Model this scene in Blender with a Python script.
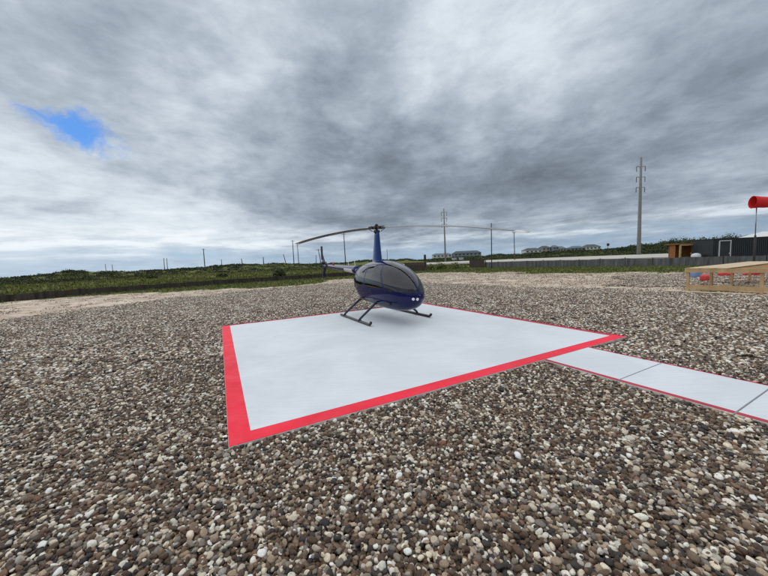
import bpy, math, random
import numpy as np
from mathutils import Vector, Matrix
R = math.radians
rng = np.random.default_rng(7)
random.seed(7)
for o in list(bpy.data.objects):
    bpy.data.objects.remove(o)
scene = bpy.context.scene
col = scene.collection

# ------------------------------------------------------------------ camera
CH = 1.88
PITCH, ROLL = 0.08325, 0.0413
fw = Vector((0, math.cos(PITCH), -math.sin(PITCH)))
rt0 = Vector((1, 0, 0)); up0 = rt0.cross(fw)
rt = rt0 * math.cos(ROLL) - up0 * math.sin(ROLL)
up = rt0 * math.sin(ROLL) + up0 * math.cos(ROLL)
cd = bpy.data.cameras.new('camera'); cam = bpy.data.objects.new('camera', cd); col.objects.link(cam)
cam.matrix_world = Matrix(((rt.x, up.x, -fw.x, 0), (rt.y, up.y, -fw.y, 0), (rt.z, up.z, -fw.z, CH), (0, 0, 0, 1)))
cd.sensor_width = 36; cd.sensor_fit = 'HORIZONTAL'; cd.lens = 36 * 313.0 / 768.0
cd.clip_start = 0.05; cd.clip_end = 9000
scene.camera = cam

# ------------------------------------------------------------------ exposure
vs = scene.view_settings
vs.view_transform = 'Standard'; vs.look = 'None'; vs.gamma = 1.0; vs.use_curve_mapping = False
vs.exposure = 0.12

# ------------------------------------------------------------------ node helpers
class NT:
    def __init__(self, tree):
        self.t = tree; self.n = tree.nodes; self.l = tree.links
    def node(self, typ, **kw):
        nd = self.n.new(typ)
        for k, v in kw.items(): setattr(nd, k, v)
        return nd
    def put(self, sock, v):
        if isinstance(v, bpy.types.NodeSocket): self.l.new(v, sock)
        elif isinstance(v, (tuple, list)) and sock.type == 'RGBA' and len(v) == 3: sock.default_value = (*v, 1)
        else: sock.default_value = v
    def m(self, op, a, b=None, c=None, clamp=False):
        nd = self.node('ShaderNodeMath', operation=op, use_clamp=clamp)
        for i, v in enumerate((a, b, c)):
            if v is not None: self.put(nd.inputs[i], v)
        return nd.outputs[0]
    def v(self, op, a, b=None, s=None):
        nd = self.node('ShaderNodeVectorMath', operation=op)
        self.put(nd.inputs[0], a)
        if b is not None: self.put(nd.inputs[1], b)
        if s is not None: self.put(nd.inputs['Scale'], s)
        return nd.outputs['Value'] if op in ('DOT_PRODUCT', 'LENGTH') else nd.outputs[0]
    def noise(self, vec, scale, detail=4, rough=.55, dist=0, out=0, lac=2.0):
        nd = self.node('ShaderNodeTexNoise')
        if vec is not None: self.put(nd.inputs['Vector'], vec)
        nd.inputs['Scale'].default_value = scale; nd.inputs['Detail'].default_value = detail
        nd.inputs['Roughness'].default_value = rough; nd.inputs['Distortion'].default_value = dist
        nd.inputs['Lacunarity'].default_value = lac
        return nd.outputs[out]
    def ramp(self, fac, stops, interp='LINEAR'):
        nd = self.node('ShaderNodeValToRGB'); nd.color_ramp.interpolation = interp
        e = nd.color_ramp.elements
        while len(e) < len(stops): e.new(0.5)
        for el, (p, c) in zip(e, stops):
            el.position = p; el.color = (*c, 1) if len(c) == 3 else c
        self.put(nd.inputs[0], fac); return nd.outputs[0]
    def mr(self, v, a, b, c=0., d=1., smooth=True):
        nd = self.node('ShaderNodeMapRange', interpolation_type='SMOOTHSTEP' if smooth else 'LINEAR')
        self.put(nd.inputs[0], v)
        for i, x in enumerate((a, b, c, d)): nd.inputs[i + 1].default_value = x
        return nd.outputs[0]
    def mix(self, f, a, b, blend='MIX'):
        nd = self.node('ShaderNodeMix', data_type='RGBA', blend_type=blend)
        self.put(nd.inputs[0], f); self.put(nd.inputs[6], a); self.put(nd.inputs[7], b)
        return nd.outputs[2]

# ------------------------------------------------------------------ world: broken overcast
SUN_EL, SUN_ROT = R(70), R(-50)
w = bpy.data.worlds.new('World'); scene.world = w; w.use_nodes = True
N = NT(w.node_tree); N.n.clear()
sky = N.node('ShaderNodeTexSky', sky_type='NISHITA'); sky.sun_disc = False
sky.sun_elevation = SUN_EL; sky.sun_rotation = SUN_ROT; sky.air_density = 1.0; sky.dust_density = 0.4; sky.ozone_density = 2.5
tc = N.node('ShaderNodeTexCoord'); D = N.v('NORMALIZE', tc.outputs['Generated'])
sp = N.node('ShaderNodeSeparateXYZ'); N.put(sp.inputs[0], D)
X, Y, Z = sp.outputs
zz = N.m('MAXIMUM', Z, 0.0)
den = N.m('ADD', zz, 0.11)
cb = N.node('ShaderNodeCombineXYZ')
N.put(cb.inputs[0], N.m('DIVIDE', X, den)); N.put(cb.inputs[1], N.m('DIVIDE', Y, den)); cb.inputs[2].default_value = 3.7
P = cb.outputs[0]                                            # point on a flat cloud layer
mp = N.node('ShaderNodeMapping'); N.put(mp.inputs[0], P); mp.inputs['Scale'].default_value = (1.0, 0.86, 1.0); mp.inputs['Rotation'].default_value = (0, 0, R(-12))
Ps = mp.outputs[0]
n1 = N.noise(Ps, 0.75, 8, .56, .35)
n2 = N.noise(Ps, 2.3, 7, .6, .5)
n3 = N.noise(P, 6.5, 5, .6, .25)
Dn = N.noise(D, 3.2, 4, .55, 0, 1)
n4 = N.noise(N.v('MULTIPLY', D, (1.0, 1.0, 1.9)), 5.5, 9, .60, .35)
n5 = N.noise(N.v('MULTIPLY', D, (1.0, 1.0, 2.3)), 15, 7, .62, .25)
Dw = N.v('NORMALIZE', N.v('ADD', D, N.v('SCALE', N.v('SUBTRACT', Dn, (.5, .5, .5)), s=0.30)))
def blob(d, rad, amp, src=Dw):
    dot = N.v('DOT_PRODUCT', src, Vector(d).normalized())
    return N.m('MULTIPLY', N.mr(dot, math.cos(rad), 1.0), amp)
t = N.m('ADD', N.m('MULTIPLY', N.m('SUBTRACT', n1, .5), .80), .565)
t = N.m('ADD', t, N.m('MULTIPLY', N.m('SUBTRACT', n2, .5), .40))
t = N.m('ADD', t, N.m('MULTIPLY', N.m('SUBTRACT', n4, .5), .54))
t = N.m('ADD', t, N.m('MULTIPLY', N.m('SUBTRACT', n5, .5), .26))
t = N.m('ADD', t, N.m('MULTIPLY', N.m('SUBTRACT', n3, .5), .16))
for d, rad, amp in [((.33, .80, .50), .34, .24), ((-.69, .70, .16), .50, .10), ((-.50, .85, .14), .42, .10),
                    ((-.36, .78, .52), .26, .10), ((-.085, .95, .25), .40, -.20), ((.60, .74, .30), .55, -.14), ((.72, .67, .17), .40, -.08),
                    ((.21, .96, .19), .36, -.20), ((-.53, .74, .42), .30, -.16), ((-.30, .90, .30), .26, -.12), ((.45, .87, .16), .3, -.10)]:
    t = N.m('ADD', t, blob(d, rad, amp))
# low bright strip and bluish strip between the cloud base and the horizon
hz = N.noise(N.v('MULTIPLY', D, (3.0, 3.0, 26.0)), 1.3, 6, .6, .4)
el = N.m('ADD', Z, N.m('MULTIPLY', N.m('SUBTRACT', hz, .5), .075))
strip = N.m('MULTIPLY', N.mr(el, .035, .07), N.mr(el, .135, .085))
t = N.m('ADD', t, N.m('MULTIPLY', N.m('MULTIPLY', strip, N.mr(hz, .36, .62, .15, 1.0)), .36))
cloud = N.ramp(t, [(0.0, (.135, .165, .20)), (.25, (.235, .28, .34)), (.5, (.40, .46, .535)), (.75, (.62, .69, .755)), (1.0, (.80, .86, .90))])
low = N.m('MULTIPLY', N.mr(el, .078, .022), N.mr(hz, .15, .6, .85, .50))
cloud = N.mix(low, cloud, (.33, .47, .62))
cloud10 = N.v('SCALE', cloud, s=10.0)
Dg = N.v('NORMALIZE', N.v('ADD', D, N.v('SCALE', N.v('SUBTRACT', N.noise(D, 9, 4, .6, 0, 1), (.5, .5, .5)), s=0.10)))
gc = Vector((-.648, .697, .309)).normalized(); gt = (Vector((-.598, .745, .290)) - Vector((-.705, .630, .328))).normalized(); gt = (gt - gc * gt.dot(gc)).normalized(); gn = gc.cross(gt)
ga = N.m('DIVIDE', N.v('DOT_PRODUCT', N.v('SUBTRACT', Dg, gc), gt), .105)
gb = N.m('DIVIDE', N.v('DOT_PRODUCT', N.v('SUBTRACT', Dg, gc), gn), N.mr(ga, -1.0, .8, .020, .052))
ge = N.m('SUBTRACT', 1.0, N.m('SQRT', N.m('ADD', N.m('MULTIPLY', ga, ga), N.m('MULTIPLY', gb, gb))))
gnz = N.noise(N.v('MULTIPLY', Dg, (1.0, 1.0, 1.8)), 20, 7, .65, .5)
gap = N.m('MULTIPLY', N.mr(N.m('ADD', ge, N.m('MULTIPLY', N.m('SUBTRACT', gnz, .5), 1.5)), -.05, .80), N.mr(N.v('DOT_PRODUCT', D, gc), .97, .985))
full = N.mix(gap, cloud10, N.v('MULTIPLY', sky.outputs[0], (.55, .90, 1.30)))
bg = N.node('ShaderNodeBackground'); N.put(bg.inputs[0], full); bg.inputs[1].default_value = 0.1
wo = N.node('ShaderNodeOutputWorld'); N.l.new(bg.outputs[0], wo.inputs[0])

# ------------------------------------------------------------------ sun behind cloud
sd = bpy.data.lights.new('sun', 'SUN'); sd.energy = 1.5; sd.angle = R(125); sd.color = (1.0, .965, .92)
sun = bpy.data.objects.new('sun', sd); col.objects.link(sun)
sdir = Vector((math.sin(SUN_ROT) * math.cos(SUN_EL), math.cos(SUN_ROT) * math.cos(SUN_EL), math.sin(SUN_EL)))
sun.rotation_euler = sdir.to_track_quat('Z', 'Y').to_euler(); sun.location = sdir * 60

# ------------------------------------------------------------------ materials
MATS = {}
def mat(name, color=(.5, .5, .5), rough=.6, metal=0., var=.15, vscale=6., bump=0., bscale=40., spec=.5, coat=0., color2=None, dim='Object'):
    m = bpy.data.materials.new(name); m.use_nodes = True
    n = NT(m.node_tree); b = m.node_tree.nodes['Principled BSDF']
    tcn = n.node('ShaderNodeTexCoord'); vec = tcn.outputs[dim]
    nz = n.noise(vec, vscale, 5, .6)
    if color2 is None:
        lo = tuple(c * (1 - var) for c in color); hi = tuple(min(1, c * (1 + var)) for c in color)
    else: lo, hi = color, color2
    n.put(b.inputs['Base Color'], n.ramp(nz, [(.3, lo), (.7, hi)]))
    b.inputs['Roughness'].default_value = rough; b.inputs['Metallic'].default_value = metal
    b.inputs['Specular IOR Level'].default_value = spec; b.inputs['Coat Weight'].default_value = coat; b.inputs['Coat Roughness'].default_value = .04
    if bump:
        bp = n.node('ShaderNodeBump'); bp.inputs['Strength'].default_value = bump; bp.inputs['Distance'].default_value = .01
        n.put(bp.inputs['Height'], n.noise(vec, bscale, 5, .6)); n.l.new(bp.outputs[0], b.inputs['Normal'])
    MATS[name] = m; return m

def make_paint(name, base, light_amt, stain):
    m = bpy.data.materials.new(name); m.use_nodes = True
    n = NT(m.node_tree); b = m.node_tree.nodes['Principled BSDF']
    g = n.node('ShaderNodeNewGeometry'); vec = g.outputs['Position']
    big = n.noise(vec, .55, 5, .6, .6); mid = n.noise(vec, 3.5, 6, .65, .2); fine = n.noise(vec, 60, 3, .6)
    rot = n.node('ShaderNodeMapping'); n.put(rot.inputs[0], vec); rot.inputs['Rotation'].default_value = (0, 0, R(-27.6)); rot.inputs['Scale'].default_value = (.5, 14, 1)
    streak = n.noise(rot.outputs[0], 2.2, 4, .6)
    c = n.mix(n.mr(big, .35, .68), base, tuple(x * (1 - stain) for x in base))
    c = n.mix(n.m('MULTIPLY', n.mr(streak, .42, .72), .42), c, tuple(x * .80 for x in base))
    c = n.mix(n.m('MULTIPLY', n.mr(mid, .56, .75), .35), c, tuple(x * (1 - 1.8 * stain) for x in base))
    sp_ = n.noise(vec, 1.7, 2, .5); spots = n.m('MULTIPLY', n.mr(sp_, .74, .80), light_amt)
    c = n.mix(spots, c, tuple(x * .6 for x in base))
    n.put(b.inputs['Base Color'], c); n.put(b.inputs['Roughness'], n.mr(mid, .3, .7, .55, .75)); b.inputs['Specular IOR Level'].default_value = .35
    bp = n.node('ShaderNodeBump'); bp.inputs['Strength'].default_value = .25; bp.inputs['Distance'].default_value = .004
    n.put(bp.inputs['Height'], n.m('ADD', fine, n.m('MULTIPLY', streak, .8))); n.l.new(bp.outputs[0], b.inputs['Normal'])
    MATS[name] = m
make_paint('white_paint', (.67, .705, .735), .6, .12)
make_paint('red_paint', (.88, .014, .044), .3, .14)
make_paint('worn_red', (.50, .032, .060), .5, .25)
mat('concrete', (.56, .53, .49), .85, var=.2, vscale=9, bump=.3)
mat('joint', (.20, .21, .23), .9)
mat('blue_paint', (.0015, .0050, .060), .13, var=.10, vscale=2, spec=.28, coat=.12)
mat('fairing_blue', (.003, .035, .17), .2, var=.10, vscale=3, spec=.3, coat=.1)
mat('black_metal', (.012, .012, .014), .38, var=.25)
mat('strut_paint', (.035, .045, .075), .35, metal=.3, var=.15)
mat('hub_metal', (.05, .045, .045), .4, metal=.6, var=.35, vscale=25)
mat('steel', (.30, .31, .32), .35, metal=.8, var=.2, vscale=20)
mat('blade_paint', (.085, .082, .080), .26, var=.18, vscale=4)
mat('blade_tip', (.62, .58, .50), .3, var=.1)
mat('seam', (.004, .004, .006), .6)
mat('lamp_lens', (.85, .86, .88), .12, var=.04)
mat('decal_white', (.66, .60, .60), .4, color2=(.74, .72, .72), vscale=22)
mat('antenna_white', (.75, .75, .75), .4)
mat('seat_leather', (.045, .042, .042), .5, var=.2)
def fabric(name, lo, hi, tint):
    m = bpy.data.materials.new(name); m.use_nodes = True; n = NT(m.node_tree); b = m.node_tree.nodes['Principled BSDF']
    g = n.node('ShaderNodeNewGeometry'); mp_ = n.node('ShaderNodeMapping'); n.put(mp_.inputs[0], g.outputs['Position']); mp_.inputs['Scale'].default_value = (1, 1, .12)
    a_ = n.noise(mp_.outputs[0], 2.6, 5, .7); b_ = n.noise(mp_.outputs[0], .35, 4, .6); c_ = n.noise(g.outputs['Position'], 4, 5, .65)
    c = n.ramp(a_, [(.30, lo), (.68, hi)]); c = n.mix(n.m('MULTIPLY', n.mr(b_, .48, .66), .7), c, tint); c = n.mix(n.m('MULTIPLY', n.mr(c_, .55, .7), .3), c, lo)
    n.put(b.inputs['Base Color'], c); b.inputs['Roughness'].default_value = .85; b.inputs['Specular IOR Level'].default_value = .2; MATS[name] = m
fabric('fabric_dark', (.018, .015, .013), (.085, .072, .060), (.070, .055, .042))
fabric('fabric_grey', (.055, .056, .060), (.185, .185, .190), (.115, .110, .105))
mat('stake', (.030, .022, .018), .85, var=.3)
mat('board_dark', (.035, .028, .024), .85, color2=(.075, .052, .04), vscale=5)
mat('board_tan', (.34, .21, .11), .8, var=.25)
mat('lumber', (.40, .25, .115), .75, color2=(.58, .40, .22), vscale=4, bump=.2)
mat('lumber_pale', (.55, .43, .27), .75, color2=(.70, .58, .40), vscale=4, bump=.2)
mat('cedar', (.24, .085, .022), .7, color2=(.42, .17, .045), vscale=5, bump=.3)
mat('container_paint', (.016, .020, .026), .5, var=.25, vscale=1.4)
mat('white_trim', (.62, .63, .64), .5, var=.06)
mat('steel_pole', (.20, .195, .185), .6, metal=.1, var=.12, vscale=3)
mat('dark_pole', (.035, .03, .028), .8, var=.2)
mat('wood_pole', (.085, .072, .062), .85, var=.2)
mat('insulator', (.09, .09, .095), .4)
mat('sock_red', (.62, .012, .014), .75, var=.12, vscale=6)
mat('red_plastic', (.62, .05, .05), .45, var=.15)
mat('blue_plastic', (.18, .27, .48), .5, var=.15)
mat('tarp_dark', (.03, .02, .03), .6, var=.3)
mat('house_wall', (.55, .55, .54), .8, var=.08)
mat('house_tan', (.34, .29, .26), .8, var=.1)
mat('house_grey', (.20, .22, .25), .8, var=.1)
mat('roof_dark', (.07, .08, .095), .8, var=.2)
mat('roof_blue', (.12, .16, .20), .8, var=.2)
mat('window_dark', (.02, .025, .03), .15)
mat('bark', (.06, .045, .035), .9, var=.3)
mat('road_concrete', (.46, .42, .37), .85, var=.16, vscale=.12)
# glass: tinted canopy, clear enough to hint at the seats
g = bpy.data.materials.new('canopy_glass'); g.use_nodes = True; n = NT(g.node_tree); n.n.clear()
tr = n.node('ShaderNodeBsdfTransparent'); tr.inputs[0].default_value = (.34, .36, .37, 1)
gl = n.node('ShaderNodeBsdfGlossy'); gl.inputs['Roughness'].default_value = .035; gl.inputs[0].default_value = (.92, .95, 1, 1)
fr = n.node('ShaderNodeFresnel'); fr.inputs[0].default_value = 1.42
mx = n.node('ShaderNodeMixShader'); n.l.new(n.m('ADD', n.m('MULTIPLY', fr.outputs[0], .85), .03), mx.inputs[0]); n.l.new(tr.outputs[0], mx.inputs[1]); n.l.new(gl.outputs[0], mx.inputs[2])
ou = n.node('ShaderNodeOutputMaterial'); n.l.new(mx.outputs[0], ou.inputs[0]); MATS['canopy_glass'] = g

def attr_mat(name, typ, attr='col', rough=.62, bump=0, trans=0., vs=120.):
    m = bpy.data.materials.new(name); m.use_nodes = True
    n = NT(m.node_tree); b = m.node_tree.nodes['Principled BSDF']
    a = n.node('ShaderNodeAttribute'); a.attribute_name = attr; a.attribute_type = typ
    c = a.outputs['Color']
    if bump:
        tcn = n.node('ShaderNodeTexCoord'); nz = n.noise(tcn.outputs['Object'], vs, 4, .65)
        c = n.mix(1.0, c, n.ramp(nz, [(.25, (.62, .60, .58)), (.75, (1.25, 1.25, 1.25))]), 'MULTIPLY')
        bp = n.node('ShaderNodeBump'); bp.inputs['Strength'].default_value = bump; bp.inputs['Distance'].default_value = .02
        n.put(bp.inputs['Height'], nz); n.l.new(bp.outputs[0], b.inputs['Normal'])
    n.put(b.inputs['Base Color'], c); b.inputs['Roughness'].default_value = rough; b.inputs['Specular IOR Level'].default_value = .3
    MATS[name] = m; return m
attr_mat('pebble', 'INSTANCER', rough=.6, bump=.4, vs=2.2)
attr_mat('pebble_far', 'GEOMETRY', rough=.7)
attr_mat('foliage', 'GEOMETRY', rough=.6)

# ------------------------------------------------------------------ mesh helpers
class MB:
    def __init__(self): self.v = []; self.f = []
    def add(self, vs, fs):
        k = len(self.v); self.v += [tuple(p) for p in vs]; self.f += [tuple(i + k for i in f) for f in fs]; return self
    def box(self, c, s, M=None):
        hx, hy, hz = s[0] / 2, s[1] / 2, s[2] / 2
        vs = [Vector((x, y, z)) for x in (-hx, hx) for y in (-hy, hy) for z in (-hz, hz)]
        if M is not None: vs = [M @ p for p in vs]
        vs = [p + Vector(c) for p in vs]
        return self.add(vs, [(0, 1, 3, 2), (4, 6, 7, 5), (0, 4, 5, 1), (2, 3, 7, 6), (0, 2, 6, 4), (1, 5, 7, 3)])
    def bar(self, a, b, wd, ht, upv=(0, 0, 1)):
        a, b = Vector(a), Vector(b); d = b - a; L = d.length; d.normalize()
        s = Vector(upv).cross(d); s.normalize(); u = d.cross(s)
        M = Matrix((d, s, u)).transposed()
        return self.box((a + b) / 2, (L, wd, ht), M)
    def tube(self, pts, rad, n=10, cap=True, flat=1.0):
        pts = [Vector(p) for p in pts]
        if not hasattr(rad, '__len__'): rad = [rad] * len(pts)
        k = len(self.v); prev = None
        for i, p in enumerate(pts):
            d = (pts[min(i + 1, len(pts) - 1)] - pts[max(i - 1, 0)]).normalized()
            if prev is None:
                ref = Vector((0, 0, 1)) if abs(d.z) < .9 else Vector((1, 0, 0)); s = ref.cross(d).normalized()
            else: s = (prev - d * prev.dot(d)).normalized()
            prev = s; u = d.cross(s)
            for j in range(n):
                a = 2 * math.pi * j / n
                self.v.append(tuple(p + s * (math.cos(a) * rad[i]) + u * (math.sin(a) * rad[i] * flat)))
        for i in range(len(pts) - 1):
            for j in range(n):
                a, b = k + i * n + j, k + i * n + (j + 1) % n
                self.f.append((a, b, b + n, a + n))
        if cap:
            self.f.append(tuple(k + j for j in range(n))[::-1]); self.f.append(tuple(k + (len(pts) - 1) * n + j for j in range(n)))
        return self
    def mesh(self, name, material, smooth=False):
        me = bpy.data.meshes.new(name); me.from_pydata(self.v, [], self.f); me.update()
        for mt in (material if isinstance(material, (list, tuple)) else [material]): me.materials.append(MATS[mt])
        if smooth: me.polygons.foreach_set('use_smooth', [True] * len(me.polygons))
        return me
    def build(self, name, material, parent=None, smooth=False, bevel=0.):
        return obj(name, self.mesh(name, material, smooth), parent, bevel)
def obj(name, me, parent=None, bevel=0.):
    o = bpy.data.objects.new(name, me); col.objects.link(o)
    if parent is not None: o.parent = parent
    if bevel:
        b = o.modifiers.new('bevel', 'BEVEL'); b.width = bevel; b.segments = 2; b.limit_method = 'ANGLE'
    return o
def empty(name, loc=(0, 0, 0), rz=0.):
    o = bpy.data.objects.new(name, None); col.objects.link(o); o.location = loc; o.rotation_euler = (0, 0, rz); o.empty_display_size = .3; return o
def tag(o, label, cat, group=None):
    o['label'] = label; o['category'] = cat
    if group: o['group'] = group
    return o
def kind(o, k, label=None):
    o['kind'] = k
    if label: o['label'] = label
    return o
def np_mesh(name, V, F, material, colors=None, smooth=False):
    """V (n,3), F (m,k) arrays -> mesh; colours per vertex"""
    me = bpy.data.meshes.new(name); V = np.asarray(V, np.float32); F = np.asarray(F, np.int32); k = F.shape[1]
    me.vertices.add(len(V)); me.vertices.foreach_set('co', V.ravel())
    me.loops.add(F.size); me.loops.foreach_set('vertex_index', F.ravel())
    me.polygons.add(len(F)); me.polygons.foreach_set('loop_start', np.arange(0, F.size, k, dtype=np.int32))
    me.polygons.foreach_set('loop_total', np.full(len(F), k, np.int32))
    if smooth: me.polygons.foreach_set('use_smooth', np.ones(len(F), bool))
    me.update(calc_edges=True)
    if colors is not None:
        a = me.attributes.new('col', 'FLOAT_COLOR', 'POINT'); c = np.ones((len(V), 4), np.float32); c[:, :3] = colors; a.data.foreach_set('color', c.ravel())
    if material: me.materials.append(MATS[material])
    return me

# value noise on the plane, for terrain and ground cover
_tab = rng.random((256, 256))
def vnoise(x, y, s=1., oct=4):
    x = np.asarray(x, float); y = np.asarray(y, float)
    tot = np.zeros(np.broadcast(x, y).shape); amp = .5; fr = s
    for _ in range(oct):
        xi = x * fr; yi = y * fr; x0 = np.floor(xi).astype(int); y0 = np.floor(yi).astype(int)
        fx = xi - x0; fy = yi - y0; fx = fx * fx * (3 - 2 * fx); fy = fy * fy * (3 - 2 * fy)
        g_ = lambda a, b: _tab[a % 256, b % 256]
        tot += amp * ((g_(x0, y0) * (1 - fx) + g_(x0 + 1, y0) * fx) * (1 - fy) + (g_(x0, y0 + 1) * (1 - fx) + g_(x0 + 1, y0 + 1) * fx) * fy)
        amp *= .5; fr *= 2.03
    return tot / (1 - .5 ** oct)
def sstep(a, b, x):
    t_ = np.clip((x - a) / (b - a), 0, 1); return t_ * t_ * (3 - 2 * t_)
def polydist(x, y, pts):
    """signed distance to an open polyline (positive on its left)"""
    best = np.full(x.shape, 1e9); sg = np.ones(x.shape)
    for (ax, ay), (bx, by) in zip(pts[:-1], pts[1:]):
        dx, dy = bx - ax, by - ay
        tt = np.clip(((x - ax) * dx + (y - ay) * dy) / (dx * dx + dy * dy), 0, 1)
        d_ = np.hypot(x - ax - tt * dx, y - ay - tt * dy); s_ = np.sign(dx * (y - ay) - dy * (x - ax))
        upd = d_ < best; best = np.where(upd, d_, best); sg = np.where(upd, s_, sg)
    return best * sg

# ------------------------------------------------------------------ pad frame (B is the near corner)
PB = np.array([-1.71, 3.16]); E1 = np.array([.886, .4637]); E2 = np.array([-.4637, .886]); PS = 8.02
def pad(u, v, z=0.): q = PB + E1 * u + E2 * v; return (q[0], q[1], z)
GZ = -0.075                                                # ground sheet below the pebbles

# ground cover masks in world metres
GRAVEL_EDGE = [(-40, -4), (-24, 9), (-18.2, 14.2), (-16.6, 17.5), (-14.2, 23.2), (-10.5, 28.3), (-5, 30.5), (1, 30), (4.0, 26.6), (8.9, 20.0), (12.0, 19.0), (15, 21.5), (20, 26), (26, 24.5), (34, 18), (60, 0)]
GRASS_EDGE = [(-60, -6), (-35, 17), (-25, 26.5), (-20, 28.6), (-15.5, 29.4), (-11, 30), (-7, 33), (-3, 38), (2, 46), (7, 47.5), (13.5, 38), (18, 31.8), (21, 28.5), (26, 25), (34, 19), (62, 0)]
TRACKS = [[(-2, 31), (4.3, 26.5), (8.9, 20.6), (12, 17.4), (15, 15.2), (20, 11.5)], [(13.2, 15.6), (16, 13.6), (20, 10.6)]]
def gravel_w(x, y):
    n_ = vnoise(x + 31, y + 11, .35, 4) - .5
    w_ = sstep(-.5, .9, -polydist(x, y, GRAVEL_EDGE) - .4 + n_ * 3.2)
    nn = (vnoise(x + 7, y + 3, .6, 3) - .5)
    tr_ = sstep(1.15, .45, np.abs(polydist(x, y, TRACKS[0]) + nn * 1.0)) * 1
    t2 = sstep(1.3, .3, np.abs(polydist(x, y, TRACKS[1]) + nn * 1.4))
    da = (x - 13.95) * .4637 - (y - 14.42) * .886; db = (x - 13.95) * .886 + (y - 14.42) * .4637
    t3 = sstep(-1.4, .2, da + nn) * sstep(-1.2, .0, db + nn) * sstep(11, 9, db)
    return w_ * (1 - .93 * tr_) * (1 - .8 * t2) * (1 - .9 * t3)
def grass_w(x, y):
    n_ = vnoise(x + 5, y + 77, .28, 5) - .5
    n2_ = vnoise(x + 50, y + 20, .09, 3) - .5
    return sstep(-2.2, 2.6, polydist(x, y, GRASS_EDGE) + n_ * 9 + n2_ * 9 + .6)

# ------------------------------------------------------------------ ground sheet
def hill(x, y):
    """gentle dunes beyond the road and the field"""
    r_ = np.hypot(x, y); az = np.degrees(np.arctan2(x, y))
    base = 1.1 + 3.6 * vnoise(az * 2.1 + 40, r_ * .006 + 3, .09, 4) + 1.6 * (vnoise(x, y, .03, 3) - .4)
    prof = np.interp(az, [-80, -53, -50, -47, -45, -43.8, -42.7, -41.3, -39, -28, -20, -10, 0, 10, 20, 30, 40, 50, 80],
                     [.5, .35, .45, .65, .95, 1.05, .7, 1.1, .75, 1.0, .85, .85, .9, .8, .85, .95, 1.15, 1.2, 1.1])
    ring = sstep(140, 205, r_) * sstep(330, 230, r_)
    return base * prof * ring
xs = np.concatenate([-np.geomspace(60, 4000, 40)[::-1], np.arange(-59, 59.5, .7), np.geomspace(60, 4000, 40)])
ys = np.concatenate([-np.geomspace(10, 4000, 16)[::-1], np.arange(-9, 75, .7), np.geomspace(76, 5000, 90)])
gx, gy = np.meshgrid(xs, ys); gx = gx.ravel(); gy = gy.ravel()
far = np.hypot(gx, gy)
gz = np.where(far > 100, hill(gx, gy), 0) + GZ + (vnoise(gx, gy, .12, 3) - .5) * .25 * sstep(40, 80, far) + .035 * sstep(8, 24, far)
nx, ny = len(xs), len(ys)
I, J = np.meshgrid(np.arange(nx - 1), np.arange(ny - 1)); q = (J * nx + I).ravel()
me = np_mesh('ground', np.stack([gx, gy, gz], 1), np.stack([q, q + 1, q + nx + 1, q + nx], 1), None, smooth=True)
for nm, arr in (('gravel', gravel_w(gx, gy)), ('grass', grass_w(gx, gy))):
    a = me.attributes.new(nm, 'FLOAT', 'POINT'); a.data.foreach_set('value', arr.astype(np.float32))
gm = bpy.data.materials.new('ground_cover'); gm.use_nodes = True; n = NT(gm.node_tree); b = gm.node_tree.nodes['Principled BSDF']
ag = n.node('ShaderNodeAttribute'); ag.attribute_name = 'gravel'; ar = n.node('ShaderNodeAttribute'); ar.attribute_name = 'grass'
pos = n.node('ShaderNodeNewGeometry').outputs['Position']
f1 = n.noise(pos, 3.0, 6, .65); f2 = n.noise(pos, .45, 5, .6, .4); f3 = n.noise(pos, 22, 4, .65); f4 = n.noise(pos, .07, 5, .6, .5); f5 = n.noise(pos, .9, 6, .7, .3)
sandc = n.mix(n.mr(f2, .38, .60), (.70, .60, .48), (.48, .38, .29))
sandc = n.mix(n.m('MULTIPLY', n.mr(f1, .48, .64), .85), sandc, (.27, .195, .150))
sandc = n.mix(n.m('MULTIPLY', n.mr(f3, .55, .7), .3), sandc, (.22, .17, .13))
vor = n.node('ShaderNodeTexVoronoi'); n.put(vor.inputs['Vector'], pos); vor.inputs['Scale'].default_value = 24
bw = n.node('ShaderNodeRGBToBW'); n.put(bw.inputs[0], vor.outputs['Color'])
gravc = n.ramp(bw.outputs[0], [(.2, (.035, .028, .024)), (.5, (.10, .08, .066)), (.72, (.24, .21, .18)), (.85, (.52, .48, .42))])
grassc = n.ramp(f5, [(.25, (.055, .075, .016)), (.45, (.090, .115, .024)), (.6, (.135, .145, .036)), (.8, (.22, .19, .075))])
grassc = n.mix(n.mr(f4, .40, .62), grassc, n.ramp(f1, [(.3, (.070, .080, .014)), (.7, (.15, .14, .030))]))
c = n.mix(n.mr(n.m('ADD', ag.outputs['Fac'], n.m('MULTIPLY', n.m('SUBTRACT', f1, .5), 1.0)), .35, .65), sandc, gravc)
c = n.mix(n.mr(n.m('ADD', ar.outputs['Fac'], n.m('MULTIPLY', n.m('SUBTRACT', f5, .5), 1.5)), .35, .75), c, grassc)
n.put(b.inputs['Base Color'], c); b.inputs['Roughness'].default_value = .95; b.inputs['Specular IOR Level'].default_value = .15
bp = n.node('ShaderNodeBump'); bp.inputs['Strength'].default_value = .7; bp.inputs['Distance'].default_value = .05
n.put(bp.inputs['Height'], n.m('ADD', f1, n.m('MULTIPLY', f3, .4))); n.l.new(bp.outputs[0], b.inputs['Normal'])
me.materials.append(gm)
kind(obj('ground', me), 'structure')

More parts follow.
